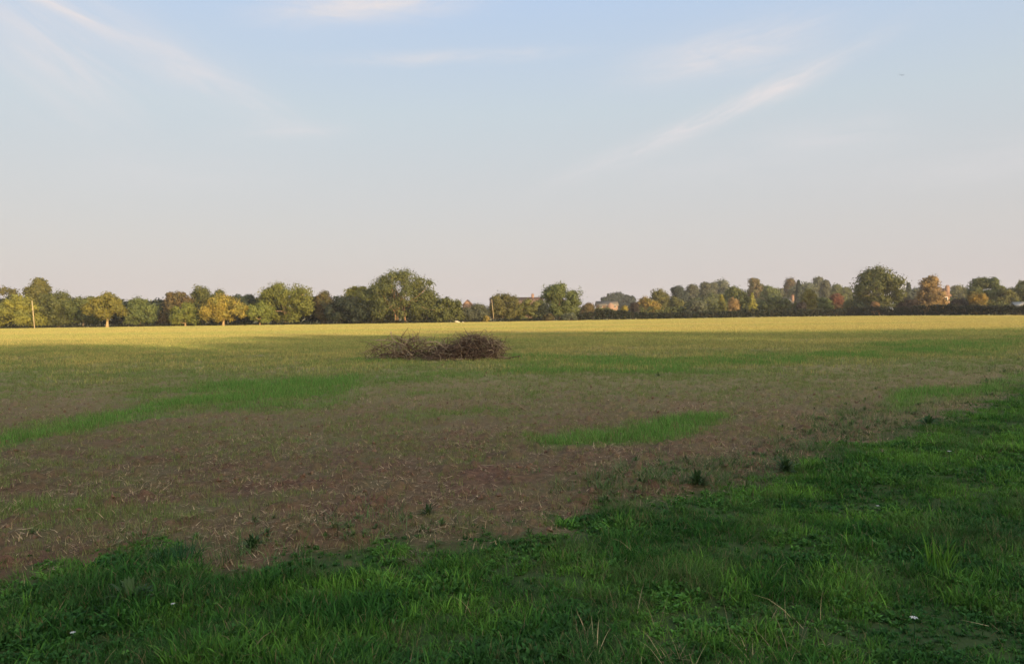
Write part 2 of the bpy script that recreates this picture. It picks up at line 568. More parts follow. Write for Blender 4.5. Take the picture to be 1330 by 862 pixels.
def scatter(name, sources, x, y, scl, rng, kind='stuff', dz=-0.01, tilt=0.12, hue=None, rotz=None, nidx=None):
    n = len(x)
    z = zground(x, y) + dz
    me = bpy.data.meshes.new(name)
    me.vertices.add(n)
    me.vertices.foreach_set('co', np.stack([x, y, z], -1).astype(np.float32).ravel())
    rot = np.stack([rng.normal(0, tilt, n), rng.normal(0, tilt, n), rng.uniform(0, 6.283, n) if rotz is None else rotz], -1).astype(np.float32)
    for nm, ty, v in (('rot', 'FLOAT_VECTOR', rot), ('scl', 'FLOAT', scl), ('hue', 'FLOAT', hue if hue is not None else rng.uniform(0, 1, n)),
                      ('idx', 'INT', nidx if nidx is not None else rng.integers(0, len(sources), n))):
        a = me.attributes.new(nm, ty, 'POINT')
        a.data.foreach_set('vector' if ty == 'FLOAT_VECTOR' else 'value', np.asarray(v, np.int32 if ty == 'INT' else np.float32).ravel())
    o = bpy.data.objects.new(name, me)
    COL.objects.link(o)
    c = bpy.data.collections.new(name + '_kinds')
    for i, s in enumerate(sources):
        s.name = '%s_kind_%02d' % (name, i)
        c.objects.link(s)
    ng = bpy.data.node_groups.new(name + '_scatter', 'GeometryNodeTree')
    ng.interface.new_socket('Geometry', in_out='INPUT', socket_type='NodeSocketGeometry')
    ng.interface.new_socket('Geometry', in_out='OUTPUT', socket_type='NodeSocketGeometry')
    N = ng.nodes
    gi, go = N.new('NodeGroupInput'), N.new('NodeGroupOutput')
    m2p = N.new('GeometryNodeMeshToPoints')
    iop = N.new('GeometryNodeInstanceOnPoints')
    ci = N.new('GeometryNodeCollectionInfo')
    ci.inputs['Collection'].default_value = c
    ci.inputs['Separate Children'].default_value = True
    ci.inputs['Reset Children'].default_value = True
    iop.inputs['Pick Instance'].default_value = True

    def na(nm, ty):
        q = N.new('GeometryNodeInputNamedAttribute')
        q.data_type = ty
        q.inputs[0].default_value = nm
        return q.outputs[0]
    e2r = N.new('FunctionNodeEulerToRotation')
    L = ng.links.new
    L(gi.outputs[0], m2p.inputs[0])
    L(m2p.outputs[0], iop.inputs['Points'])
    L(ci.outputs[0], iop.inputs['Instance'])
    L(na('idx', 'INT'), iop.inputs['Instance Index'])
    L(na('rot', 'FLOAT_VECTOR'), e2r.inputs[0])
    L(e2r.outputs[0], iop.inputs['Rotation'])
    L(na('scl', 'FLOAT'), iop.inputs['Scale'])
    L(iop.outputs[0], go.inputs[0])
    md = o.modifiers.new('scatter', 'NODES')
    md.node_group = ng
    o['kind'] = kind
    return o


def grass_mat(name, c_lo, c_hi, dry, drycut=0.9, trans=0.2, hueshift=None, spec=0.25):
    """c_lo..c_hi by instance, each blade a little different, a share of dry blades"""
    m, b = new_mat(name)
    out = b.n('ShaderNodeOutputMaterial')
    at_ = b.n('ShaderNodeAttribute', attribute_name='tint')
    hu = b.n('ShaderNodeAttribute', attribute_name='hue')
    hu.attribute_type = 'INSTANCER'
    col = b.mix(hu.outputs['Fac'], c_lo, c_hi)
    k = b.m('MULTIPLY', at_.outputs['Fac'], 1.0)
    v = b.m('ADD', b.m('MULTIPLY', b.m('FRACT', b.m('MULTIPLY', k, 7.3)), 1.1), 0.45)
    col = b.mix(1.0, col, b.comb(v, v, v), 'MULTIPLY')
    col = b.mix(b.m('GREATER_THAN', k, drycut), col, dry)
    p = b.n('ShaderNodeBsdfPrincipled', Roughness=0.65)
    p.inputs['Specular IOR Level'].default_value = spec * 0.3
    b.l(col, p.inputs['Base Color'])
    t = b.n('ShaderNodeBsdfTranslucent')
    b.l(col, t.inputs[0])
    mx = b.n('ShaderNodeMixShader')
    mx.inputs[0].default_value = trans
    b.l(p.outputs[0], mx.inputs[1])
    b.l(t.outputs[0], mx.inputs[2])
    b.l(mx.outputs[0], out.inputs[0])
    return m


def sample_view(rng, n, dmin, dmax, power=1.0, spread=0.74, pad=1.0):
    """random ground points in the wedge of the field ahead; power 1 = even per area, 0 = thinning as 1/distance"""
    u = rng.uniform(0, 1, n)
    p = power + 1
    if abs(p) < 1e-6:
        d = dmin * (dmax / dmin) ** u
    else:
        d = (dmin ** p + u * (dmax ** p - dmin ** p)) ** (1 / p)
    x = rng.uniform(-1, 1, n) * (d * spread + pad)
    return x, d


def build_grass():
    rng = np.random.default_rng(7)
    MG = grass_mat('margin_grass_blades', (0.030, 0.100, 0.018), (0.105, 0.230, 0.032), (0.17, 0.15, 0.07), 0.94)
    MF = grass_mat('fine_grass_blades', (0.042, 0.105, 0.028), (0.090, 0.170, 0.040), (0.20, 0.16, 0.085), 0.88)
    ML = grass_mat('weed_leaves', (0.032, 0.100, 0.024), (0.085, 0.205, 0.036), (0.05, 0.08, 0.02), 0.97, 0.2, spec=0.4)
    # margin: broad blades, fine grass, leafy weeds
    src = [tuft('t', rng, MG, 30, 0.075, 0.04, 0.12, 0.0085, 0.6, 1.7) for _ in range(6)]
    src += [tuft('t', rng, MG, 40, 0.09, 0.03, 0.09, 0.006, 0.5, 1.2) for _ in range(4)]
    src += [tuft('t', rng, MF, 44, 0.09, 0.04, 0.11, 0.0036, 0.5, 1.4) for _ in range(5)]
    src += [weed('t', rng, ML, 20, 0.07, 0.019, 1.15) for _ in range(3)]
    x, y = sample_view(rng, 150000, 3.0, 32, 0.0, 0.76, 0.6)
    mg = margin_at(x, y)
    cl = fbm(x * 2.6, y * 2.6, 51, 4)
    keep = (mg > -26) & (rng.uniform(0, 1, len(x)) < np.clip(0.34 + mg / 28, 0.035, 1) * np.clip(cl * 2.2 - 0.3, 0.6, 1) * 0.95)
    x, y, mg, cl = x[keep], y[keep], mg[keep], cl[keep]
    sp = fbm(x * 1.1 + 7, y * 1.1, 61, 3)
    u = rng.uniform(0, 1, len(x))
    idx = np.where(sp + (u - 0.5) * 0.35 < 0.57, rng.integers(0, 10, len(x)), rng.integers(10, 15, len(x)))
    idx = np.where(rng.uniform(0, 1, len(x)) < np.clip(fbm(x * 1.7, y * 1.7, 64, 2) * 2.0 - 0.6, 0.12, 0.75), rng.integers(15, 18, len(x)), idx)
    hue = np.clip((fbm(x * 2.6, y * 2.6, 71, 3) - 0.5) * 2.4 + 0.40 + rng.normal(0, 0.2, len(x)) + (y - 7.5) * 0.05, 0, 1)
    big = fbm(x * 1.3 + 40, y * 1.3, 75, 3)
    scl = np.clip((0.55 + 1.0 * cl * big * 2) * rng.uniform(0.65, 1.25, len(x)), 0.35, 1.5) * np.clip(0.4 + mg / 60, 0.4, 0.9) * np.clip(1 + (y - 8) * 0.04, 1, 1.7)
    scatter('margin_grass', src, x, y, scl, rng, hue=hue, nidx=idx)
    print('margin tufts', len(x))

    # dry stalks and seed heads over the margin and along its edge
    MD = grass_mat('dry_stalks', (0.20, 0.16, 0.09), (0.34, 0.27, 0.15), (0.12, 0.09, 0.06), 0.8, 0.1)
    src = [tuft('t', rng, MD, 5, 0.10, 0.08, 0.22, 0.0028, 0.45, 1.1) for _ in range(4)] + \
          [tuft('t', rng, MD, 10, 0.12, 0.05, 0.14, 0.004, 1.0, 0.8) for _ in range(3)]
    x, y = sample_view(rng, 15000, 3.1, 26, 0.1)
    mg = margin_at(x, y)
    px, py = to_pix(x, y)
    w = np.exp(-((mg + 6) / 26) ** 2) * 0.5 + (mg > 0) * np.clip(fbm(x * 0.8, y * 0.8, 81, 3) * 2.4 - 1.3, 0.02, 0.45)
    k = rng.uniform(0, 1, len(x)) < w * (mg > -45)
    scatter('dry_grass_stalks', src, x[k], y[k], rng.uniform(0.6, 1.3, k.sum()), rng)

    # grey-green weeds on the ragged edge between margin and soil
    MW = grass_mat('edge_weed', (0.10, 0.135, 0.065), (0.08, 0.17, 0.045), (0.22, 0.18, 0.12), 0.78, 0.15)
    src = [tuft('t', rng, MW, 26, 0.11, 0.05, 0.19, 0.0055, 0.5, 1.5) for _ in range(4)] + \
          [weed('t', rng, MW, 34, 0.11, 0.010, 1.5) for _ in range(3)]
    x, y = sample_view(rng, 60000, 4.0, 24, 0.2)
    mg = margin_at(x, y)
    px, py = to_pix(x, y)
    zone = np.exp(-((mg + 12) / 22) ** 2)
    patch = np.clip(fbm(x * 0.9, y * 0.9, 91, 3) * 3.2 - 1.15, 0, 1)
    east = np.clip((px - 420) / 300, 0.35, 1) * np.clip((1230 - px) / 200, 0.15, 1)
    k = rng.uniform(0, 1, len(x)) < zone * patch * east * 0.8
    scatter('edge_weeds', src, x[k], y[k], rng.uniform(0.4, 1.05, k.sum()) * np.clip(1 + (y[k] - 8) * .04, 1, 1.5), rng)

    # crop seedlings over the soil, thick in the green strips
    MS = grass_mat('crop_blades', (0.200, 0.215, 0.078), (0.125, 0.275, 0.055), (0.26, 0.20, 0.10), 0.9, 0.3)
    src = [tuft('t', rng, MS, 12, 0.07, 0.06, 0.16, 0.0055, 0.22, 0.9) for _ in range(5)] + \
          [tuft('t', rng, MS, 22, 0.13, 0.05, 0.13, 0.0055, 0.25, 0.9) for _ in range(4)]
    x, y = sample_view(rng, 230000, 4.6, 60, 0.0)
    mg = margin_at(x, y)
    g = green_at(x, y)
    cl = fbm(x * 1.5, y * 1.5, 95, 4)
    w = np.clip(g, 0, 1) ** 1.2 * 0.85 * np.clip(fbm(x * 1.9, y * 1.9, 96, 4) * 3.2 - 0.8, 0.2, 1) + np.clip(cl * 3 - 1.25, 0, 1) * 0.45 + 0.10 + 0.34 * np.clip((y - 8) / 12, 0, 1) * np.clip(fbm(x * .35, y * .6, 98, 3) * 2.6 - 0.5, 0.2, 1)
    k = (mg < 2) & (rng.uniform(0, 1, len(x)) < w)
    x, y, g = x[k], y[k], g[k]
    hue = np.clip(g * 1.0 + 0.04 + rng.normal(0, 0.15, len(x)), 0.0, 0.9)
    scl = (0.5 + 0.5 * np.clip(g, 0, 1.2)) * rng.uniform(0.65, 1.25, len(x)) * np.clip(1 + (y - 12) * 0.02, 1, 1.7)
    scatter('crop_seedlings', src, x, y, scl, rng, hue=hue)
    print('seedlings', len(x))

    # straw and chaff lying on the soil
    MT = grass_mat('straw', (0.28, 0.20, 0.12), (0.46, 0.34, 0.21), (0.08, 0.05, 0.035), 0.75, 0.05)
    src = [tuft('t', rng, MT, 18, 0.30, 0.03, 0.11, 0.006, 1.25, 0.5, flat=0.55, lift=0.012) for _ in range(6)] + \
          [tuft('t', rng, MT, 9, 0.22, 0.03, 0.07, 0.005, 0.9, 1.0, flat=0.15, lift=0.01) for _ in range(3)]
    x, y = sample_view(rng, 62000, 4.6, 60, 0.0)
    mg = margin_at(x, y)
    w = np.clip(fbm(x * 1.2, y * 1.2, 97, 4) * 2.2 - 0.45, 0.1, 1) * np.clip(1.0 - green_at(x, y), 0.1, 1)
    k = (mg < 6) & (rng.uniform(0, 1, len(x)) < w * 0.8)
    scatter('straw_litter', src, x[k], y[k], rng.uniform(0.7, 1.3, k.sum()), rng, tilt=0.06)

    # clods of soil
    MC_ = rough_mat('soil_clod', (0.085, 0.048, 0.032), (0.24, 0.145, 0.095), 30)
    src = []
    for q in range(6):
        th, ph = np.meshgrid(np.arange(8) / 8 * 2 * np.pi, np.array([-.6, 0.0, .6, 1.2]), indexing='ij')
        rad = 1 + 0.45 * rng.normal(0, 1, th.shape).clip(-1, 1)
        V = np.stack([np.cos(th) * np.cos(ph) * rad, np.sin(th) * np.cos(ph) * rad * .8, np.sin(ph) * rad * .6 + .2], -1).reshape(-1, 3) * 0.03
        i, j = np.meshgrid(np.arange(8), np.arange(3), indexing='ij')
        Q = np.stack([i * 4 + j, ((i + 1) % 8) * 4 + j, ((i + 1) % 8) * 4 + j + 1, i * 4 + j + 1], -1).reshape(-1, 4)
        V = np.concatenate([V, [[0, 0, .042]]])
        Tt = np.array([(k * 4 + 3, ((k + 1) % 8) * 4 + 3, 32) for k in range(8)])
        src.append(mesh_np('t', V, Q, Tt, MC_, link=False))
    x, y = sample_view(rng, 20000, 4.6, 34, 0.1)
    mg = margin_at(x, y)
    k = (mg < 3) & (rng.uniform(0, 1, len(x)) < np.clip(fbm(x * 1.4, y * 1.4, 93, 3) * 2.6 - 0.8, 0.08, 1))
    scatter('soil_clods', src, x[k], y[k], rng.uniform(0.25, 1.0, k.sum()) ** 1.7 * 1.1, rng, tilt=0.4)

    # stubble and crop over the far field
    MX = grass_mat('far_stubble', (0.36, 0.315, 0.11), (0.26, 0.29, 0.09), (0.37, 0.31, 0.125), 0.7, 0.15, spec=0.1)
    src = [tuft('t', rng, MX, 110, 1.0, 0.06, 0.13, 0.014, 0.25, 0.5, seg=2, tip=0.5) for _ in range(6)]
    x, y = sample_view(rng, 34000, 17, 178, 0.35, 0.78, 3)
    edge = field_edge(x, y)
    dens = np.clip((y - 19) / 20, 0, 1)
    k = (y < edge + 0.5) & (margin_at(x, y) < 0) & (rng.uniform(0, 1, len(x)) < dens)
    x, y = x[k], y[k]
    hue = np.clip(fbm(x * 0.03, y * 0.16, 99, 4) * 3.0 - 1.0 + rng.normal(0, 0.1, len(x)), 0, 1)
    scatter('field_stubble', src, x, y, rng.uniform(0.7, 1.15, len(x)), rng, hue=hue, tilt=0.02)
    print('stubble', len(x))


EDGE = np.array([(-400, 140), (0, 143), (300, 146), (500, 146), (665, 152), (900, 172), (1100, 182), (1250, 160), (1330, 147), (1800, 135)], float)


def field_edge(x, y):
    return np.interp(x / y * 1000 + 665, EDGE[:, 0], EDGE[:, 1])


def edge_px(px):
    return float(np.interp(px, EDGE[:, 0], EDGE[:, 1]))


build_grass()

# ---------------------------------------------------------------- trees, bushes, hedge
G = {
    'green': leafy('leaves_green', (0.056, 0.074, 0.026), (0.122, 0.134, 0.042)),
    'olive': leafy('leaves_olive', (0.070, 0.076, 0.026), (0.140, 0.134, 0.042)),
    'fresh': leafy('leaves_fresh_green', (0.080, 0.098, 0.022), (0.165, 0.168, 0.036)),
    'gold': leafy('leaves_gold', (0.135, 0.130, 0.028), (0.23, 0.215, 0.042), (0.11, 0.12, 0.03), big=0.6),
    'orange': leafy('leaves_orange', (0.19, 0.140, 0.028), (0.30, 0.215, 0.048), (0.12, 0.12, 0.03), big=0.5),
    'copper': leafy('leaves_copper', (0.19, 0.125, 0.055), (0.28, 0.19, 0.085), (0.15, 0.11, 0.05), big=0.4),
    'brown': leafy('leaves_brown_green', (0.085, 0.065, 0.03), (0.14, 0.10, 0.045), (0.07, 0.075, 0.03), big=0.5),
    'dark': leafy('leaves_dark', (0.018, 0.028, 0.020), (0.040, 0.052, 0.030)),  # among the wood-edge trees this dark colour stands in for shade in the gaps
    'conifer': leafy('leaves_conifer', (0.018, 0.028, 0.022), (0.042, 0.052, 0.036)),
    'grey': leafy('leaves_grey_green', (0.058, 0.070, 0.045), (0.11, 0.115, 0.072)),
    'red': leafy('leaves_dull_red', (0.14, 0.050, 0.035), (0.20, 0.09, 0.055), (0.07, 0.065, 0.03), big=0.6),
    'purple': leafy('leaves_dark_purple', (0.028, 0.022, 0.020), (0.050, 0.038, 0.030)),
    'lime': leafy('leaves_yellow_green', (0.14, 0.145, 0.03), (0.24, 0.22, 0.045)),
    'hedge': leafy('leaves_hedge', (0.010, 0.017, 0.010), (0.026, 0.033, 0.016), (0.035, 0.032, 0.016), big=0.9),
}
BARK = rough_mat('bark_grey_brown', (0.10, 0.075, 0.05), (0.22, 0.17, 0.11), 6)
BARK_PALE = rough_mat('bark_pale', (0.30, 0.21, 0.11), (0.46, 0.33, 0.18), 6)
BARK_RED = rough_mat('bark_reddish', (0.18, 0.11, 0.06), (0.30, 0.19, 0.11), 6)


def leaves(C, Rc, per, size, rng, outb=1.1, ctr=None):
    """leaf-shaped quads scattered round clump centres C with radii Rc"""
    n = len(C) * per
    c = np.repeat(C, per, 0)
    r = np.repeat(Rc, per)
    d = rng.normal(0, 1, (n, 3))
    d /= np.linalg.norm(d, axis=1, keepdims=True)
    rad = rng.uniform(0.25, 1.0, n) ** 0.6 * (1 + 0.25 * rng.normal(0, 1, n).clip(-1, 1.8))
    p = c + d * (r * rad)[:, None] * np.array([1, 1, 0.8])
    N = d * outb + rng.normal(0, 0.38, (n, 3)) + np.array([0, 0, 0.15])
    N /= np.linalg.norm(N, axis=1, keepdims=True)
    A = np.cross(N, rng.normal(0, 1, (n, 3)))
    A /= np.linalg.norm(A, axis=1, keepdims=True)
    B = np.cross(N, A)
    s = size * rng.uniform(0.55, 1.35, n)[:, None]
    a, b = A * s * 0.62, B * s * 0.42
    V = np.stack([p - a, p - b * 0.9 + a * 0.1, p + a, p + b], 1).reshape(-1, 3)
    Q = np.arange(n * 4).reshape(-1, 4)
    tint = np.repeat(np.clip(rng.uniform(0, 1, n) * 0.6 + np.repeat(rng.uniform(0, 1, len(C)), per) * 0.4, 0, 1), 4)
    return V, Q, tint


PROF = {
    'round': lambda t: np.sqrt(np.clip(1 - (2 * t - 0.92) ** 2, 0.02, 1)),
    'dome': lambda t: np.sqrt(np.clip(1 - np.clip((t - 0.25) / 0.78, -0.5, 1) ** 2, 0.02, 1)),
    'wide': lambda t: np.clip(1.02 - np.abs(t - 0.5) ** 2.6 * 3.6, 0.12, 1),
    'cone': lambda t: np.clip(1.0 - t, 0.02, 1) ** 0.9,
    'column': lambda t: np.clip(1 - np.abs(2 * t - 0.9) ** 3.5, 0.15, 1),
    'vase': lambda t: np.clip(0.35 + 0.95 * t, 0, 1) * np.sqrt(np.clip(1 - np.clip((t - 0.55) / 0.47, 0, 1) ** 2, 0.02, 1)),
}


def tree(name, px, w, top, D, shape, colour, label, cat='tree', group=None, cb=0.14, dens=1.0, bark=None, lean=0.0,
         trunk_r=None, seed=None, stems=1, back=None, clump=0.17, gaps=0.0, world=None, limb_show=0, lobes=0.72):
    """tree whose crown is w photo pixels wide at distance D and whose top shows at row top"""
    rng = np.random.default_rng(seed if seed is not None else int(px * 13 + top * 7 + D))
    if world is not None:
        bx, by, H, Wm = world
    else:
        p = at(px, top, D)
        bx, by, H = p[0], D, p[2]
        Wm = w * D / FPX
    root = empty(name, (bx, by, -0.03), label, cat, group)
    Rw = Wm / 2 * 1.12
    cbz = cb * H
    ch = H - cbz
    dist = math.hypot(bx, by)
    nc = int(np.clip(34 + (Rw * ch) * 1.9, 36, 110) * (0.8 + 0.2 * dens))
    cr0 = clump * (Wm * 0.5 + ch * 0.5)
    t = rng.beta(1.15, 1.0, nc)
    a = rng.uniform(0, 2 * np.pi, nc)
    pr = PROF[shape](t)
    lob = 1 + 0.16 * np.sin(a * 2 + rng.uniform(0, 6)) + 0.12 * np.sin(a * 3 + t * 5 + rng.uniform(0, 6))
    rr = (Rw - cr0 * 0.7) * pr * lob * rng.uniform(0.2, 1.0, nc) ** 0.36
    C = np.stack([rr * np.cos(a) + lean * t * ch, rr * np.sin(a), cbz + cr0 * 0.4 + t * (ch - cr0 * 1.15)], -1)
    if shape in ('round', 'dome', 'wide') and Wm > 3.2:
        K = int(rng.integers(6, 10))
        lt = (np.arange(K) + 0.5) / K
        la = np.arange(K) * 2.4 + rng.uniform(0, 6)
        lr = 0.36 * min(Rw, ch * 0.62) * rng.uniform(0.75, 1.35, K)
        lp = (Rw - lr) * PROF[shape](lt) * rng.uniform(0.65, 1.12, K)
        LC = np.stack([lp * np.cos(la), lp * np.sin(la), cbz + lr * 0.6 + lt * np.maximum(ch - lr * 1.7, 0.2)], -1)
        LC[-1, :2] *= 0.45
        LC[-1, 2] = H - lr[-1] * 1.08
        pick = rng.integers(0, K, nc)
        dd = rng.normal(0, 1, (nc, 3))
        dd /= np.linalg.norm(dd, axis=1, keepdims=True)
        near = LC[pick] + dd * (lr[pick] * rng.uniform(0.55, 0.95, nc))[:, None] * np.array([1.15, 1.15, 0.85])
        use = rng.uniform(0, 1, nc) < lobes
        C = np.where(use[:, None], near, C)
        C[:, 2] = np.clip(C[:, 2], cbz + cr0 * 0.3, H - cr0 * 0.5)
    if shape == 'cone':
        cr = cr0 * (0.35 + 0.85 * (1 - t)) * rng.uniform(0.7, 1.1, nc)
    else:
        cr = cr0 * rng.uniform(0.5, 1.35, nc)
    if gaps:
        k = vnoise(C[:, 0] * 0.8 + 9, C[:, 2] * 0.8 + px, 3) > gaps
        C, cr, t = C[k], cr[k], t[k]
    lsz = np.clip(0.0016 * dist, 0.2, 0.75)
    area = 4 * np.pi * np.mean(cr ** 2)
    per = int(np.clip(area / (lsz * lsz * 0.5) * 1.1 * dens, 14, 190))
    V, Q, tint = leaves(C, cr, per, lsz, rng)
    V[:, 2] = np.maximum(V[:, 2], 0.04)
    mesh_np('crown', V, Q, None, G[colour], root, attrs={'tint': tint})
    # trunk with limbs
    tr = trunk_r or (0.028 * H + 0.02 * Wm) * 0.72
    mb = MB()
    ord_ = np.argsort(-cr)[:7 + limb_show]
    for s in range(stems):
        off = np.array([0, 0]) if stems == 1 else rng.normal(0, tr * 1.3, 2)
        lx, ly = (rng.normal(0, 0.05 * H, 2) if stems > 1 else rng.normal(0, 0.015 * H, 2))
        hz = H * (0.72 if stems == 1 else 0.6)
        u = np.linspace(0, 1, 8)
        P = np.stack([off[0] + lx * u + 0.012 * H * np.sin(u * 5 + s), off[1] + ly * u, u * hz], -1)
        P[:, 0] += lean * np.clip(u * hz - cbz, 0, None)
        mb.tube(P, tr / math.sqrt(stems) * (np.clip(1.35 - u * 3, 1, 1.35)) * (1 - 0.8 * u), 7)
        for q in ord_[s::stems]:
            e = C[q]
            z0 = rng.uniform(max(cbz * 0.8, 0.12 * H), hz * 0.75)
            uu = z0 / hz
            s0 = np.array([np.interp(uu, u, P[:, 0]), np.interp(uu, u, P[:, 1]), z0])
            m1 = s0 * 0.45 + e * 0.55 + np.array([0, 0, -0.05 * H]) + rng.normal(0, 0.02 * H, 3)
            pts = np.array([(1 - v) ** 2 * s0 + 2 * v * (1 - v) * m1 + v * v * e for v in np.linspace(0, 1, 6)])
            mb.tube(pts, np.linspace(tr * 0.42, tr * 0.1, 6) / math.sqrt(stems) ** 0.5, 5)
    mb.build('trunk', bark or BARK, root, smooth=True)
    return root


def bush(name, px, w, top, D, colour, label, cat='bush', group=None, boxy=False, base=0.0, seed=None, dens=1.0):
    rng = np.random.default_rng(seed if seed is not None else int(px * 11 + top * 5))
    p = at(px, top, D)
    H, Wm = max(p[2], 0.5), w * D / FPX
    root = empty(name, (p[0], D, -0.02), label, cat, group)
    cr0 = 0.2 * min(Wm, H) + 0.1
    nc = int(np.clip(16 + Wm * H * 1.4, 16, 70))
    a = rng.uniform(0, 2 * np.pi, nc)
    t = rng.uniform(0, 1, nc)
    pr = np.ones(nc) if boxy else np.sqrt(np.clip(1 - np.clip(t - 0.1, 0, 1) ** 2, 0.05, 1)) * (1 + 0.15 * np.sin(a * 3))
    rr = np.maximum(Wm / 2 - cr0 * 0.8, 0.1) * pr * rng.uniform(0.2, 1, nc) ** 0.5
    C = np.stack([rr * np.cos(a), rr * np.sin(a) * 0.8, cr0 * 0.5 + t * max(H - cr0 * 1.4, 0.1)], -1)
    cr = cr0 * rng.uniform(0.7, 1.2, nc)
    lsz = np.clip(0.0014 * D, 0.1, 0.6)
    per = int(np.clip(4 * np.pi * np.mean(cr ** 2) / (lsz * lsz * 0.5) * dens, 12, 150))
    V, Q, tint = leaves(C, cr, per, lsz, rng)
    V[:, 2] = np.maximum(V[:, 2], 0.02)
    mesh_np('foliage', V, Q, None, G[colour], root, attrs={'tint': tint})
    mb = MB()
    for s in range(5):
        e = C[rng.integers(0, nc)]
        u = np.linspace(0, 1, 5)[:, None]
        mb.tube(np.array([0.1 * math.cos(s), 0.1 * math.sin(s), 0]) * (1 - u) + e * u ** 0.8, np.linspace(0.06, 0.02, 5), 4)
    mb.build('stem', BARK, root)
    return root


T = tree
GW = 'trees in the wood edge left of the field'
GR = 'trees beyond the hedge on the right'
GFAR = 'tall hazy trees on the far skyline'
# --- left wood edge, front row (photo x, width, top row, distance)
T('golden_tree', 22, 58, 382, 146, 'dome', 'gold', 'broad golden olive tree at the far left end of the tree line', group=GW, cb=0.04, bark=BARK_PALE, trunk_r=.16)
T('sparse_tree', 26, 46, 365, 160, 'vase', 'olive', 'thin half bare tree rising over the golden tree at the far left', group=GW, cb=0.35, dens=0.35, gaps=0.52, limb_show=12)
T('olive_tree', 51, 30, 361, 156, 'column', 'olive', 'tall olive crown beside the half bare tree at the left end', group=GW, cb=0.2, bark=BARK_PALE)
T('green_tree', 75, 52, 378, 154, 'wide', 'green', 'broad dull green tree right of the tall olive crown at the left end', group=GW, cb=0.06)
T('green_tree', 107, 38, 383, 153, 'round', 'green', 'dull green tree directly left of the golden tree with a bare trunk', group=GW, cb=0.08)
T('golden_tree', 138, 47, 380, 144, 'round', 'gold', 'round golden tree with a pale sunlit trunk, first small tree from the left', group=GW, cb=0.3, bark=BARK_PALE, trunk_r=0.26)
T('green_tree', 181, 38, 383, 150, 'dome', 'green', 'dark green round topped tree right of the golden tree with pale trunk', group=GW, cb=0.08)
T('dark_tree', 206, 30, 392, 156, 'dome', 'dark', 'low dark tree in the dip left of the brown topped tree', group=GW, cb=0.05)
T('brown_topped_tree', 229, 44, 376, 155, 'wide', 'brown', 'tree with a reddish brown top behind the small bright green tree', group=GW, cb=0.05)
T('green_tree', 261, 36, 371, 157, 'dome', 'green', 'tall green tree between the brown topped tree and the orange tree', group=GW, cb=0.05)
T('green_tree', 285, 20, 376, 158, 'round', 'green', 'narrow green crown showing just above the orange tree', group=GW, cb=0.05)
T('small_green_tree', 240, 38, 392, 146, 'dome', 'fresh', 'small bright green tree on the field edge left of the orange tree', group=GW, cb=0.12, bark=BARK_PALE)
T('orange_tree', 289, 50, 381, 146, 'dome', 'orange', 'orange gold autumn tree on the field edge', group=GW, cb=0.14, bark=BARK_PALE, dens=1.2)
T('dark_tree', 311, 26, 385, 155, 'dome', 'dark', 'dark tree squeezed behind the right side of the orange tree', group=GW, cb=0.03)
T('dark_tree', 323, 24, 381, 157, 'round', 'dark', 'dark round tree behind the small green tree left of the big bright green tree', group=GW, cb=0.03)
T('small_green_tree', 337, 33, 390, 147, 'round', 'fresh', 'small round green tree with a short pale trunk right of the orange tree', group=GW, cb=0.14, bark=BARK_PALE)
T('big_green_tree', 370, 76, 365, 153, 'wide', 'fresh', 'big bright green tree with a flat wide top', group=GW, cb=0.08, bark=BARK_PALE, clump=0.14, lobes=0.4)
T('brown_topped_tree', 420, 30, 377, 156, 'dome', 'brown', 'dull tree with reddish brown top right of the big bright green tree', group=GW, cb=0.04)
T('dark_tree', 455, 64, 383, 148, 'wide', 'dark', 'broad very dark low tree left of the tallest tree', group=GW, cb=0.02, clump=0.14)
T('yellow_green_tree', 466, 38, 368, 160, 'vase', 'lime', 'yellow green tree top showing over the very dark low tree', group=GW, cb=0.35, dens=0.6)
T('tall_tree', 520, 88, 348, 150, 'dome', 'green', 'tallest tree of the line with sunlit reddish stems in its broad crown', group=GW, cb=0.1, bark=BARK_RED, stems=4, trunk_r=0.42, clump=0.13, limb_show=12, dens=1.2, lobes=0.4)
T('green_tree', 497, 44, 360, 156, 'round', 'olive', 'grey green shoulder tree behind the left side of the tallest tree', group=GW, cb=0.04)
T('green_tree', 553, 44, 374, 154, 'dome', 'green', 'green tree leaning on the right side of the tallest tree', group=GW, cb=0.03)
T('green_tree', 582, 40, 386, 152, 'dome', 'green', 'last green tree right of the tallest tree, lower than its neighbours', group=GW, cb=0.03)
T('conifer', 580, 12, 383, 170, 'cone', 'conifer', 'small dark conifer tip above the last green tree right of the tallest tree', group=GW, cb=0.1)
bush('shrub', 604, 30, 397, 155, 'grey', 'grey green shrub at the field edge under the pinkish house gable')
bush('shrub', 622, 34, 392, 158, 'grey', 'taller grey green shrub left of the little rusty bush')
bush('rusty_bush', 632, 12, 409, 151, 'orange', 'little rusty orange bush at the foot of the shrubs')
T('olive_brown_tree', 656, 46, 380, 160, 'dome', 'olive', 'olive brown tree in front of the long house roof', cb=0.02, dens=1.2)
T('green_tree', 686, 30, 386, 160, 'dome', 'olive', 'low olive tree filling the gap left of the dark round tree', cb=0.03)
T('dark_round_tree', 726, 54, 365, 163, 'round', 'green', 'isolated round dark green tree near the middle of the tree line', cb=0.1, clump=0.15, lobes=0.5, dens=1.3)
bush('dark_bush', 703, 26, 392, 160, 'dark', 'dark bush at the left foot of the isolated round tree')
bush('brown_bush', 712, 20, 406, 155, 'brown', 'low brown bush in front of the isolated round tree')
bush('grey_bush', 740, 26, 405, 157, 'grey', 'low grey green bush at the right foot of the isolated round tree')
bush('brown_shrub', 763, 24, 391, 190, 'brown', 'brown autumn shrub just right of the isolated round tree')
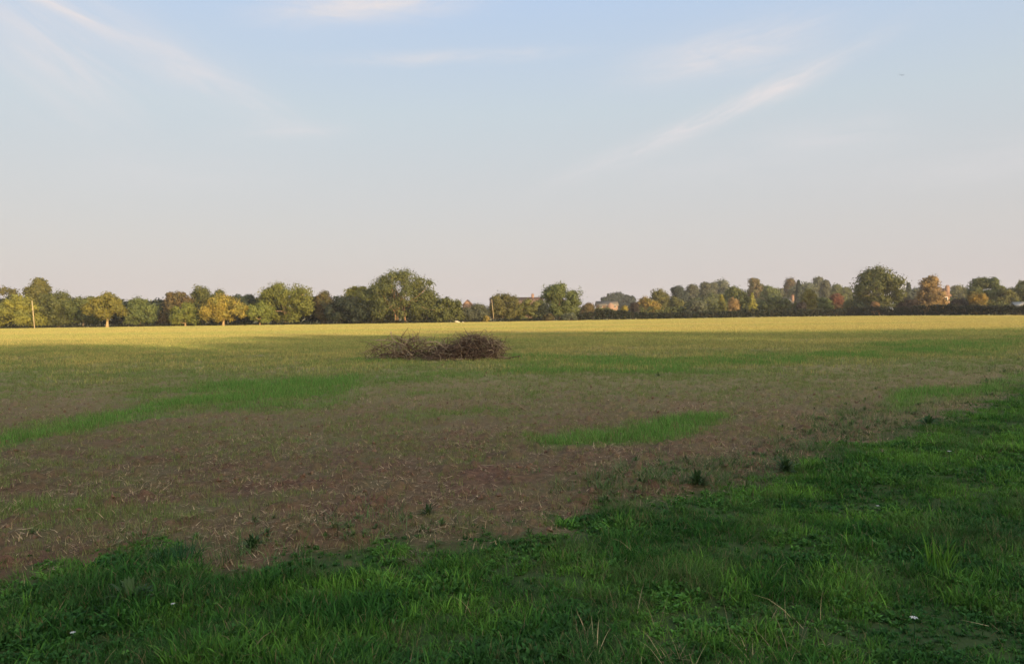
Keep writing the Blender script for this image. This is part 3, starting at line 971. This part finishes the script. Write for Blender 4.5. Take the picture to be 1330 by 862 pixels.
# --- behind the hedge, right half
T('hazy_tree', 786, 14, 386, 480, 'dome', 'conifer', 'small hazy tree left of the group over the brick house', group=GFAR, cb=0.0)
for i, (px, w, tp, wd) in enumerate([(790, 10, 379, 'leftmost and pointed'), (796, 12, 381, 'second from left'), (804, 13, 380, 'middle'), (812, 14, 382, 'fourth from left'), (820, 13, 384, 'rightmost')]):
    T('hazy_tree', px, w, tp, 520, 'cone' if i == 0 else 'round', 'conifer', 'hazy blue green tree over the brick house, %s of the five' % wd, group=GFAR, cb=0.0)
bush('orange_bush', 811, 14, 396, 200, 'orange', 'small upright orange bush right of the brick house')
bush('dark_shrub', 824, 18, 391, 205, 'purple', 'dark purplish shrub between the two orange bushes')
bush('green_shrub', 782, 36, 398, 205, 'olive', 'olive shrub growing below the brick house')
T('orange_tree', 841, 36, 386, 215, 'wide', 'orange', 'wide orange brown tree beyond the hedge left of the green one', group=GR, cb=0.0)
T('green_tree', 857, 30, 376, 228, 'dome', 'olive', 'olive green tree standing over the wide orange brown tree', group=GR, cb=0.0)
T('green_tree', 878, 26, 385, 226, 'dome', 'olive', 'lower olive tree under the hazy round crowns, right of the orange brown tree', group=GR, cb=0.0)
far = [(881, 18, 372, 'round', 'conifer', 'round hazy crown left of the gap above the lower olive tree'),
       (898, 13, 370, 'round', 'grey', 'narrow hazy crown right of the round hazy crown'),
       (906, 30, 374, 'dome', 'green', 'broad soft green crown below the narrow hazy crown'),
       (916, 10, 367, 'round', 'grey', 'small hazy top on the ridge, first of a pair'),
       (925, 10, 368, 'round', 'grey', 'small hazy top on the ridge, second of a pair'),
       (939, 17, 364, 'dome', 'grey', 'hazy grey dome shaped crown standing higher than the pair of tops'),
       (922, 34, 378, 'wide', 'green', 'wide dull green tree below the pair of hazy tops'),
       (980, 14, 362, 'round', 'brown', 'tall brownish hazy tree above the yellow green cone'),
       (990, 18, 373, 'dome', 'grey', 'low hazy shoulder right of the tall brownish tree'),
       (1000, 20, 371, 'dome', 'green', 'dull green crown in the dip left of the brick chimney'),
       (1012, 16, 374, 'dome', 'grey', 'lowest hazy crown in the dip left of the brick chimney'),
       (1026, 12, 360, 'column', 'brown', 'tall ragged hazy tree above the brick chimney'),
       (1037, 9, 361, 'cone', 'conifer', 'slim pointed hazy conifer right of the tall ragged tree'),
       (1044, 30, 367, 'wide', 'grey', 'wide grey green crown right of the slim conifer'),
       (1063, 14, 359, 'column', 'grey', 'tall hazy tree with a hole in its top, left of the big oak'),
       (1072, 8, 363, 'column', 'grey', 'thin hazy tree touching the one with a hole in its top'),
       (1087, 16, 370, 'round', 'green', 'dark rounded crown over the dull red bush'),
       (1100, 14, 373, 'round', 'green', 'small rounded crown at the left edge of the big oak'),
       (1180, 14, 364, 'cone', 'conifer', 'pointed dark conifer right of the big oak'),
       (1188, 26, 374, 'dome', 'grey', 'soft grey green crown below the pointed conifer'),
       (1244, 26, 371, 'dome', 'olive', 'olive round crown right of the tall brick chimney')]
for i, (px, w, tp, sh, c, lb) in enumerate(far):
    T('conifer' if sh == 'cone' else 'hazy_tree', px, w * (1.0 if sh == 'cone' else 1.35), tp, 330 + (i * 37) % 110, sh, c, lb, group=GFAR, cb=0.0, gaps=0.25 if 'hole' in lb or 'ragged' in lb else 0)
T('dark_green_tree', 957, 36, 373, 225, 'wide', 'green', 'square dark green tree left of the yellow green cone', group=GR, cb=0.0)
T('yellow_green_tree', 977, 15, 378, 205, 'cone', 'lime', 'yellow green cone shaped tree behind the hedge', group=GR, cb=0.0)
T('yellow_tree', 937, 17, 380, 210, 'cone', 'lime', 'small pale yellow green tree left of the brown bush', group=GR, cb=0.0)
bush('brown_bush', 953, 18, 385, 205, 'copper', 'brown bush in front of the square dark green tree')
bush('green_shrub', 905, 34, 388, 210, 'grey', 'grey green shrub mass behind the hedge left of the pale yellow green tree')
T('green_tree', 1006, 40, 384, 216, 'wide', 'green', 'dull green tree left of the house with the white patched chimney', group=GR, cb=0.0)
T('yellow_tree', 1050, 18, 374, 210, 'column', 'lime', 'small yellow green tree with a dark centre right of the brick chimney', group=GR, cb=0.0, gaps=0.3)
T('dark_tree', 1066, 26, 384, 215, 'dome', 'green', 'dark green tree between the yellow green tree and the dull red bush', group=GR, cb=0.0)
bush('dark_shrub', 1040, 18, 390, 205, 'purple', 'dark purplish shrub just right of the brick chimney')
bush('red_bush', 1086, 24, 379, 215, 'red', 'dull red bush left of the big oak')
bush('green_shrub', 1104, 22, 388, 205, 'olive', 'small olive shrub at the left foot of the big oak')
T('big_oak', 1139, 66, 344, 196, 'round', 'green', 'big round oak standing alone above the hedge', cb=0.13, clump=0.15, dens=1.7, trunk_r=0.45, lobes=0.3)
bush('dark_shrub', 1117, 20, 391, 190, 'dark', 'dark shrub under the left side of the big oak')
bush('brown_shrub', 1137, 14, 390, 188, 'copper', 'small tan shrub under the middle of the big oak')
bush('dark_shrub', 1181, 34, 386, 195, 'purple', 'dark purplish bush right of the big oak')
T('copper_tree', 1208, 34, 358, 200, 'round', 'copper', 'copper orange tree right of the big oak', cb=0.08, dens=0.8, bark=BARK_RED)
bush('dark_shrub', 1247, 32, 386, 175, 'purple', 'dark purplish bush between the tall chimney and the square orange bush')
bush('square_orange_bush', 1270, 27, 378, 172, 'orange', 'square clipped orange bush above the hedge on the right', boxy=True, dens=1.4)
T('dark_green_tree', 1271, 34, 361, 215, 'dome', 'green', 'dark green tree behind the square orange bush', group=GR, cb=0.0)
T('dark_green_tree', 1291, 24, 361, 212, 'dome', 'green', 'dark green tree with visible pale limbs right of the square orange bush', group=GR, cb=0.1, bark=BARK_PALE)
T('green_tree', 1307, 28, 373, 208, 'dome', 'olive', 'lower olive tree between the two tree tops at the right end', group=GR, cb=0.02)
T('green_tree', 1328, 34, 365, 235, 'wide', 'green', 'dull green tree at the right edge of the picture', group=GR, cb=0.1)
T('green_tree', 1352, 30, 372, 225, 'dome', 'olive', 'olive tree just past the right edge of the picture', group=GR, cb=0.0)
for px, w, tp in [(-22, 50, 380), (-70, 60, 372)]:
    T('green_tree', px, w, tp, 150, 'dome', 'green', 'green tree continuing the wood edge past the left side of the picture', group='trees past the left side of the picture', cb=0.03)


def leaf_band(name, pts, hts, deep, colour, label, cat, per_m=5.0, lsz=0.24, seed=1, cr=0.55, kind=None):
    """a continuous strip of foliage on the ground: a hedge or undergrowth"""
    rng = np.random.default_rng(seed)
    P = np.array(pts, float)
    seg = np.r_[0, np.cumsum(np.hypot(*np.diff(P, axis=0).T))]
    L = seg[-1]
    n = int(L * per_m)
    s = rng.uniform(0, L, n)
    x, y = np.interp(s, seg, P[:, 0]), np.interp(s, seg, P[:, 1])
    h = np.interp(s, seg, hts) * (0.82 + 0.36 * fbm(s * 0.16, s * 0, seed, 4))
    z = rng.uniform(0.0, 1, n) ** 0.8 * (h - cr * 0.8)
    C = np.stack([x, y + rng.uniform(-deep / 2, deep / 2, n), np.maximum(z, 0.1) + cr * 0.1], -1)
    c0 = C.mean(0) * np.array([1, 1, 0])
    V, Q, tint = leaves(C, np.full(n, cr) * rng.uniform(0.6, 1.15, n), int(26 * (cr / lsz) ** 2 / 6), lsz, rng)
    V[:, 2] = np.maximum(V[:, 2], 0.02)
    if kind:
        o = mesh_np(name, V, Q, None, G[colour], attrs={'tint': tint})
        o['kind'] = kind
        return o
    root = empty(name, c0, label, cat)
    mesh_np('foliage', V - c0, Q, None, G[colour], root, attrs={'tint': tint})
    mb = MB()
    for i in range(int(L / 3)):
        q = (i + 0.5) * 3
        xx, yy = np.interp(q, seg, P[:, 0]), np.interp(q, seg, P[:, 1])
        hh = np.interp(q, seg, hts) * 0.7
        mb.tube(np.array([[xx, yy, -0.02], [xx + rng.normal(0, .1), yy, hh * .5], [xx + rng.normal(0, .2), yy, hh]]) - c0, [0.06, 0.045, 0.02], 4)
    mb.build('stems', BARK, root)['kind'] = 'stuff'
    return root


def gpt(px, extra=0.0):
    D = edge_px(px) + extra
    return ((px - 665) / 1000 * D, D)


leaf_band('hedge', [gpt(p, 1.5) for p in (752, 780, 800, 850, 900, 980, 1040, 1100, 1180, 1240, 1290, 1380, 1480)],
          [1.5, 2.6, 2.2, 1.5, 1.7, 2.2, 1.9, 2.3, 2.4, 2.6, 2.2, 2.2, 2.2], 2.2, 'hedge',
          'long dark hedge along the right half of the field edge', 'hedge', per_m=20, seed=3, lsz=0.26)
leaf_band('woodland_undergrowth', [gpt(p, 16) for p in (-300, -60, 100, 200, 330, 480, 570)], [6, 6.5, 6, 5.6, 6, 6, 4.5], 5, 'dark', None, None,
          per_m=30, seed=8, lsz=0.42, cr=0.9, kind='stuff')  # shade of the gaps between the trees put into the dark leaf colour
leaf_band('rough_verge', [gpt(p, 1.6) for p in (-300, 0, 140, 300, 400, 520, 650, 760)], [0.6, .6, .6, .7, .6, .7, .8, .9], 2.5, 'hedge', None, None,
          per_m=12, seed=12, lsz=0.2, cr=0.3, kind='stuff')
leaf_band('garden_shrubbery', [gpt(p, 45) for p in (740, 800, 860, 960, 1060, 1200, 1290, 1450)], [3.6, 2.6, 3.6, 4.2, 4.6, 4.2, 3.6, 4], 6, 'green', None, None,
          per_m=11, seed=15, lsz=0.42, cr=0.9, kind='stuff')
leaf_band('distant_woodland', [(-420, 560), (-200, 590), (-60, 600), (60, 640), (200, 600), (420, 520), (560, 450)], [10, 9, 8, 9, 10, 12, 13], 20, 'conifer', None, None,
          per_m=1.5, seed=19, lsz=1.1, cr=2.4, kind='stuff')

# --- the tree row behind the camera that keeps the near field in shade (real trees, the same build)
HX = [-60, 12, 22, 31, 40, 48, 60, 72, 83, 95, 140]
HZ = [9.5, 9.8, 10.2, 9.3, 11.0, 12.0, 12.6, 12.9, 11.6, 10.8, 10.8]
for i in range(27):
    rr = random.Random(i + 4)
    bx = -44 + i * 6.8 + rr.uniform(-1, 1)
    T('roadside_tree', 0, 0, 0, 25, 'wide', 'green', 'leafy tree in the row behind the viewer whose shade covers the near field', group='trees behind the viewer',
      world=(bx, -25 + rr.uniform(-2.5, 2.5), float(np.interp(bx, HX, HZ)) + rr.uniform(-.25, .25), 12.0), cb=0.02, dens=2.4, seed=100 + i)

# ---------------------------------------------------------------- houses
BRICK = brick_mat('brick_warm', (0.19, 0.105, 0.07), (0.25, 0.14, 0.09), (0.25, 0.21, 0.17))
TILE = rough_mat('roof_tiles_brown', (0.14, 0.085, 0.06), (0.22, 0.14, 0.10), 3)
TILE_G = rough_mat('roof_tiles_grey', (0.12, 0.10, 0.075), (0.19, 0.16, 0.12), 3)
WHITE = rough_mat('white_paint', (0.72, 0.70, 0.66), (0.80, 0.78, 0.74), 5)
GLASSM = rough_mat('dark_window_glass', (0.03, 0.035, 0.04), (0.05, 0.055, 0.06), 1, rough=0.12, bump=0)


def house(name, px, D, wide, deep, eave, ridge, label, rot=0.0, chimneys=(), tile=TILE, gable=False, wallmat=BRICK, win=3):
    x = at(px, 400, D)[0]
    root = empty(name, (x, D, 0), label, 'house')
    root.rotation_euler.z = rot
    hw, hd = wide / 2, deep / 2
    mb = MB()
    V = [(-hw, -hd, 0), (hw, -hd, 0), (hw, hd, 0), (-hw, hd, 0), (-hw, -hd, eave), (hw, -hd, eave), (hw, hd, eave), (-hw, hd, eave), (-hw, 0, ridge - .1), (hw, 0, ridge - .1)]
    mb.add(V, [(0, 1, 5, 4), (2, 3, 7, 6), (1, 2, 6, 5), (3, 0, 4, 7), (0, 3, 2, 1)], [(4, 8, 7), (5, 6, 9)])
    mb.build('wall', wallmat, root)
    mb = MB()
    ov = 0.35
    sl = (ridge - eave) / hd
    for sgn in (-1, 1):
        y0, z0 = sgn * (hd + ov), eave - sl * ov + 0.05
        V = [(-hw - ov, y0, z0), (hw + ov, y0, z0), (hw + ov, 0, ridge + .05), (-hw - ov, 0, ridge + .05)]
        V += [(a, b, c + 0.16) for a, b, c in V]
        mb.add(V, [(0, 3, 2, 1), (4, 5, 6, 7), (0, 1, 5, 4), (1, 2, 6, 5), (2, 3, 7, 6), (3, 0, 4, 7)])
    rf = mb.build('roof', tile, root)
    if gable:                                   # small front gable
        gb = MB()
        gx = hw * 0.3
        gb.add([(gx - 1.4, -hd - .5, 0), (gx + 1.4, -hd - .5, 0), (gx + 1.4, -hd - .5, eave), (gx - 1.4, -hd - .5, eave), (gx, -hd - .5, eave + 1.3),
                (gx - 1.4, -hd + 1.2, 0), (gx + 1.4, -hd + 1.2, 0), (gx + 1.4, -hd + 1.2, eave), (gx - 1.4, -hd + 1.2, eave), (gx, -hd + 1.2, eave + 1.3)],
               [(0, 1, 2, 3), (1, 6, 7, 2), (5, 0, 3, 8), (3, 4, 9, 8), (4, 2, 7, 9)], [(3, 2, 4)])
        gb.build('gable', wallmat, root)
    for k in range(win):
        for zc in ([1.4] if eave < 3.2 else [1.4, 4.0]):
            wx = -hw + wide * (k + 0.5) / win
            m1 = MB()
            m1.box(wx - .62, wx + .62, -hd - .05, -hd + .05, zc - .62, zc + .62)
            f = m1.build('window', WHITE, root)
            m2 = MB()
            m2.box(wx - .52, wx - .03, -hd - .07, -hd - .045, zc - .52, zc + .52)
            m2.box(wx + .03, wx + .52, -hd - .07, -hd - .045, zc - .52, zc + .52)
            m2.build('pane', GLASSM, f)
    for (cx, cy, cw, top) in chimneys:
        m1 = MB()
        m1.box(cx - cw / 2, cx + cw / 2, cy - .3, cy + .3, 0.02 if abs(cx) > hw else eave, top)
        m1.box(cx - cw / 2 - .06, cx + cw / 2 + .06, cy - .36, cy + .36, top + .002, top + .12)
        c = m1.build('chimney', BRICK, root)
        for q in (-.2, .2):
            m2 = MB()
            m2.tube([(cx + q * cw, cy, top + .1), (cx + q * cw, cy, top + .42)], [.11, .09], 8)
            m2.build('chimney_pot', TILE, c)
    return root


house('brick_house', 788, 320, 8.5, 6, 4.4, 6.1, 'low brick house with a tiled roof seen over the hedge, right of the round tree', gable=True, tile=TILE_G)
house('long_roofed_house', 671, 262, 17.5, 8, 4.0, 6.9, 'house with a long brown roof behind the olive brown tree', win=4, chimneys=[(5.5, 0, .9, 8.0)])
house('brick_gable_house', 608, 280, 9, 3.4, 4.9, 6.6, 'pinkish brick house gable peeping over the shrubs right of the tallest tree', wallmat=BRICK, win=0, rot=math.pi / 2)
house('chimney_house', 1014, 226, 5.2, 6, 3.2, 5.2, 'house with a tall outside chimney with a white patch, beyond the middle of the hedge', chimneys=[(2.97, -1.5, .7, 5.75)], win=2, tile=TILE_G)
house('tall_chimney_house', 1214, 214, 5.0, 6, 5.0, 6.9, 'brick house with a wide pale chimney right of the copper orange tree', chimneys=[(2.85, -1.2, .95, 7.6)], win=2)
s = house('garden_shed', 1323, 160, 2.0, 2, 1.7, 2.5, 'small grey garden shed behind the hedge at the right edge', tile=rough_mat('pale_felt', (0.26, 0.25, 0.24), (0.34, 0.33, 0.31), 3), win=1, wallmat=TILE_G)
s['category'] = 'shed'

# ---------------------------------------------------------------- poles at the wood edge
POLE = rough_mat('weathered_pole', (0.30, 0.24, 0.14), (0.44, 0.35, 0.21), 3)


def pole(px, top, D, r, lean, label, arm=False):
    p = at(px, top, D)
    root = empty('utility_pole', (p[0] - lean, D, -0.05), label, 'pole')
    mb = MB()
    mb.tube([(0, 0, 0), (lean * .5, 0, p[2] / 2), (lean, 0, p[2])], [r * 1.2, r, r * .8], 8)
    mb.build('post', POLE, root)
    if arm:
        m2 = MB()
        m2.box(lean - .5, lean + .5, -.08, .08, p[2] - .5, p[2] - .36)
        m2.build('crossarm', POLE, root)


pole(41.5, 390, 141.5, 0.085, -0.35, 'pale leaning pole in front of the golden tree at the far left', arm=False)
pole(638.5, 388, 156, 0.06, -0.45, 'thin pale leaning pole left of the olive brown tree')

# ---------------------------------------------------------------- heaps of cut branches
TWIG = rough_mat('twig_dark', (0.058, 0.036, 0.028), (0.20, 0.130, 0.092), 9)
TWIG_P = rough_mat('twig_pale', (0.22, 0.16, 0.11), (0.40, 0.31, 0.21), 9)


def wander(rng, p, d, L, n=8, curl=0.25, droop=0.0):
    pts = [np.array(p, float)]
    d = np.array(d, float)
    d /= np.linalg.norm(d)
    for i in range(n):
        d = d + rng.normal(0, curl, 3) + np.array([0, 0, -droop])
        d /= np.linalg.norm(d)
        q = pts[-1] + d * L / n
        if q[2] < 0.02:
            q[2] = 0.02
            d[2] = abs(d[2]) * 0.3
        pts.append(q)
    return np.array(pts)


def brush_heap(px0, px1, base_py, hgt, seed, label, n_tw, dense, nb=10, peak=0.5, pale=0.28):
    rng = np.random.default_rng(seed)
    a, b = on_ground(px0, base_py), on_ground(px1, base_py)
    c = (a + b) / 2
    Wd = b[0] - a[0]
    gz = float(zground(np.array([c[0]]), np.array([c[1] + .4]))[0])
    root = empty('brush_heap', (c[0], c[1] + 0.5, gz), label, 'brush heap', 'heaps of cut branches on the field')

    def env(u):
        u = np.asarray(u, float)
        return hgt * np.clip(1 - (np.abs(u - peak) / 0.62) ** (1.5 if dense else 2.2), 0.14, 1) * (0.66 + 0.6 * fbm(u * 5 + seed, u * 0, seed, 2))
    for k in range(nb):
        u = rng.uniform(0.1, 0.9)
        mb = MB()
        p0 = [(u - .5) * Wd, rng.uniform(-.4, .5), rng.uniform(.05, .4) * env(u)]
        d = [rng.normal(0, 1) - (u - peak) * 2.0, rng.normal(0, .5), rng.uniform(0.0, .45)]
        P = wander(rng, p0, d, rng.uniform(.7, 1.4), 9, .18, .05)
        mb.tube(P, np.linspace(.035, .012, len(P)), 6)
        for q in range(3):
            i = rng.integers(3, 9)
            P2 = wander(rng, P[i], P[i] - P[i - 1] + rng.normal(0, .12, 3), rng.uniform(.3, .7), 6, .2, .02)
            mb.tube(P2, np.linspace(.016, .006, len(P2)), 4)
        mb.build('branch', TWIG_P if rng.uniform() < .5 else TWIG, root, smooth=True)
    for nm, mt, frac in (('twigs', TWIG, 1.0), ('pale_twigs', TWIG_P, pale)):
        mb = MB()
        for k in range(int(n_tw * frac)):
            u = rng.beta(1.6, 1.6) * 1.0
            e = env(u)
            z = rng.uniform(0, 1) ** (1.1 if dense else 1.5) * e * .8
            p0 = [(u - .5) * Wd, rng.normal(0, .38), z + .02]
            out = np.array([(u - peak) * 2.2 + rng.normal(0, .8), rng.normal(0, .7), rng.normal(.25 if dense else .1, .5)])
            P = wander(rng, p0, out, rng.uniform(.25, .75 if dense else .95), 9, .36, .13)
            mb.tube(P, np.linspace(rng.uniform(.008, .019), .005, len(P)), 3)
        o = mb.build(nm, mt, root)
        o['kind'] = 'stuff'
    mb = MB()
    for k in range(70):
        p0 = [rng.normal(0, .42) * Wd, rng.uniform(-.95, .5), .015]
        P = wander(rng, p0, [rng.normal(), rng.normal(), .03], rng.uniform(.12, .45), 5, .25, .1)
        mb.tube(P, np.linspace(.010, .005, len(P)), 3)
    mb.build('debris', TWIG_P, root)['kind'] = 'stuff'
    # longer shoots sticking out of the top
    mb = MB()
    for k in range(16):
        u = np.clip(rng.normal(peak, .22), .05, .95)
        p0 = [(u - .5) * Wd, rng.normal(0, .25), env(u) * .6]
        P = wander(rng, p0, [rng.normal(0.2, .6), rng.normal(0, .4), 1], rng.uniform(.35, .75) * hgt / 1.1, 6, .25, .06)
        mb.tube(P, np.linspace(.010, .004, len(P)), 4)
    mb.build('shoots', TWIG, root)['kind'] = 'stuff'
    return root


brush_heap(482, 586, 469, 0.95, 33, 'loose left heap of curling bare twigs on the field', 270, False, nb=13, peak=.45, pale=.7)
brush_heap(552, 652, 469, 1.2, 21, 'taller dense dark right heap of cut branches on the field', 1250, True, nb=14, peak=.66)


# ---------------------------------------------------------------- small things
def crow():
    p = at(1171, 98, 58)
    V = [(-.09, 0, 0), (-.05, .03, .02), (-.05, -.03, .02), (.03, .035, .03), (.03, -.035, .03), (.03, 0, -.03), (.10, .02, 0), (.10, -.02, 0), (.13, 0, 0),
         (-.02, .17, .09), (.05, .16, .08), (.03, .30, .03), (-.02, -.17, .09), (.05, -.16, .08), (.03, -.30, .03)]
    Tt = [(0, 2, 1), (1, 2, 4), (1, 4, 3), (0, 1, 5), (0, 5, 2), (1, 3, 5), (2, 5, 4), (3, 4, 6), (4, 7, 6), (6, 7, 8), (5, 3, 6), (5, 7, 4), (5, 6, 8), (5, 8, 7),
          (1, 3, 9), (3, 10, 9), (9, 10, 11), (2, 12, 4), (4, 12, 13), (12, 14, 13)]
    o = mesh_np('bird', np.array(V) * 0.75, None, Tt, rough_mat('bird_feathers', (0.03, 0.03, 0.035), (0.06, 0.06, 0.065), 5))
    o.location = p
    o.rotation_euler = (0.35, 0.1, 0.9)
    tag(o, 'tiny dark bird flying alone in the upper right sky', 'bird')


crow()


def lump(px, py, wpx, hpx, label, seed):
    rng = np.random.default_rng(seed)
    D = edge_px(px) - 4
    x = at(px, py, D)[0]
    w, h = wpx * D / FPX, hpx * D / FPX
    th, ph = np.meshgrid(np.linspace(0, 2 * np.pi, 14, endpoint=False), np.linspace(0, 1, 7), indexing='ij')
    r = 1 - 0.25 * vnoise(np.cos(th) * 2 + 5, np.sin(th) * 2 + ph * 3, seed)
    V = np.stack([np.cos(th) * np.cos(ph * 1.5) * r * w / 2, np.sin(th) * np.cos(ph * 1.5) * r * w / 3, np.sin(ph * 1.57) * h * r], -1)
    V[..., 0] += V[..., 2] * -0.8
    n, k = th.shape
    i, j = np.meshgrid(np.arange(n), np.arange(k - 1), indexing='ij')
    Q = np.stack([i * k + j, ((i + 1) % n) * k + j, ((i + 1) % n) * k + j + 1, i * k + j + 1], -1).reshape(-1, 4)
    o = mesh_np('pale_heap', V.reshape(-1, 3), Q, None, WHITE_STRAW, smooth=False)
    o.location = (x, D, 0)
    tag(o, label, 'heap')


WHITE_STRAW = rough_mat('pale_straw', (0.38, 0.33, 0.22), (0.50, 0.44, 0.30), 4)
lump(595, 418, 8, 3.4, 'larger pale cream heap at the far field edge beyond the brush', 2)
lump(602, 419, 3.5, 1.8, 'smaller pale cream heap right beside the larger one at the far field edge', 3)


def plant(name, px, py, label, cat, objs, scale=1.0):
    p = on_ground(px, py)
    z = float(zground(p[0:1], p[1:2])[0]) - 0.01
    root = empty(name, (p[0], p[1], z), label, cat)
    for nm, o, off in objs:
        o.name = nm
        COL.objects.link(o)
        o.parent = root
        o.location = off
        o.scale = (scale,) * 3
    return root


def build_plants():
    rng = np.random.default_rng(77)
    M1 = leafy('tussock_bright', (0.065, 0.19, 0.02), (0.10, 0.25, 0.028))
    M2 = leafy('tussock_deep', (0.016, 0.060, 0.022), (0.03, 0.095, 0.03))
    M3 = leafy('dark_weed', (0.03, 0.070, 0.028), (0.06, 0.115, 0.038))
    PET = rough_mat('white_petals', (0.5, 0.5, 0.49), (0.62, 0.62, 0.60), 30)
    plant('grass_tussock', 1222, 735, 'upright bright green grass tussock in the right foreground', 'grass tuft',
          [('blades', tuft('t', rng, M1, 46, 0.07, 0.16, 0.27, 0.011, 0.28, 0.6), (0, 0, 0))])
    plant('grass_tussock', 228, 728, 'dark bushy grass tussock where the soil meets the left margin', 'grass tuft',
          [('blades', tuft('t', rng, M2, 150, 0.15, 0.08, 0.19, 0.008, 0.45, 1.1), (0, 0, 0))])
    plant('leafy_weed', 170, 778, 'dark spreading weed clump below the dark tussock on the left', 'weed',
          [('leaves', weed('t', rng, M3, 60, 0.24, 0.035, 1.0), (0, 0, 0)), ('blades', tuft('t', rng, M2, 70, 0.2, 0.08, 0.18, 0.008, 0.6, 1.1), (0, 0, 0))])
    plant('leafy_weed', 330, 712, 'low grey green weed patch right of the dark tussock', 'weed',
          [('leaves', weed('t', rng, M3, 50, 0.20, 0.02, 1.2), (0, 0, 0))])
    plant('leafy_weed', 905, 632, 'bushy dark weed on the ragged soil edge right of centre', 'weed',
          [('leaves', weed('t', rng, M3, 110, 0.26, 0.016, 1.4), (0, 0, 0))])
    plant('leafy_weed', 1020, 612, 'dark trailing weed at the corner of the soil edge', 'weed',
          [('leaves', weed('t', rng, M3, 90, 0.28, 0.018, 1.2), (0, 0, 0))])
    plant('leafy_weed', 1205, 552, 'small dark weed on the soil edge in the right distance', 'weed',
          [('leaves', weed('t', rng, M3, 50, 0.3, 0.05, 1.3), (0, 0, 0))])
    plant('leafy_weed', 556, 668, 'small green weed tuft growing alone on bare soil', 'weed',
          [('leaves', weed('t', rng, M3, 44, 0.16, 0.011, 1.4), (0, 0, 0))])
    plant('leafy_weed', 855, 487, 'tiny dark weed on the far strip of soil', 'weed',
          [('leaves', weed('t', rng, M3, 40, 0.2, 0.02, 1.3), (0, 0, 0))])
    for px, py, lb, s in [(1187, 838, 'white feather like petal low in the right foreground', 1.1), (95, 842, 'small white flower low in the left foreground', .8),
                          (225, 800, 'tiny white flower on the mossy patch at the left', .7), (1233, 605, 'tiny white flower in the grass at the right', 1.3),
                          (1140, 668, 'tiny white flower in the middle of the right grass', .8)]:
        mb = MB()
        for k in range(7):
            a = k * 0.9
            c, s_ = math.cos(a), math.sin(a)
            mb.add([(0, 0, .1), (.012 * c - .004 * s_, .012 * s_ + .004 * c, .107), (.02 * c, .02 * s_, .104), (.012 * c + .004 * s_, .012 * s_ - .004 * c, .107)], [(0, 1, 2, 3)])
        st = MB()
        st.tube([(0, 0, 0), (.004, 0, .05), (0, 0, .1)], .0015, 4)
        plant('white_flower', px, py, lb, 'flower', [('petals', mb.build('petals', PET, link=False), (0, 0, .03)), ('stem', st.build('stem', M2, link=False), (0, 0, .03))], s)


build_plants()


# ---------------------------------------------------------------- haze
def haze():
    mb = MB()
    mb.box(-900, 900, -120, 900, -1.3, 24)
    m, b = new_mat('haze_air')
    out = b.n('ShaderNodeOutputMaterial')
    v = b.n('ShaderNodeVolumePrincipled')
    v.inputs['Color'].default_value = (0.86, 0.88, 0.95, 1)
    v.inputs['Density'].default_value = HAZE
    v.inputs['Anisotropy'].default_value = 0.0
    b.l(v.outputs[0], out.inputs['Volume'])
    o = mb.build('haze', m)
    o['kind'] = 'stuff'


HAZE = 0.00022
haze()
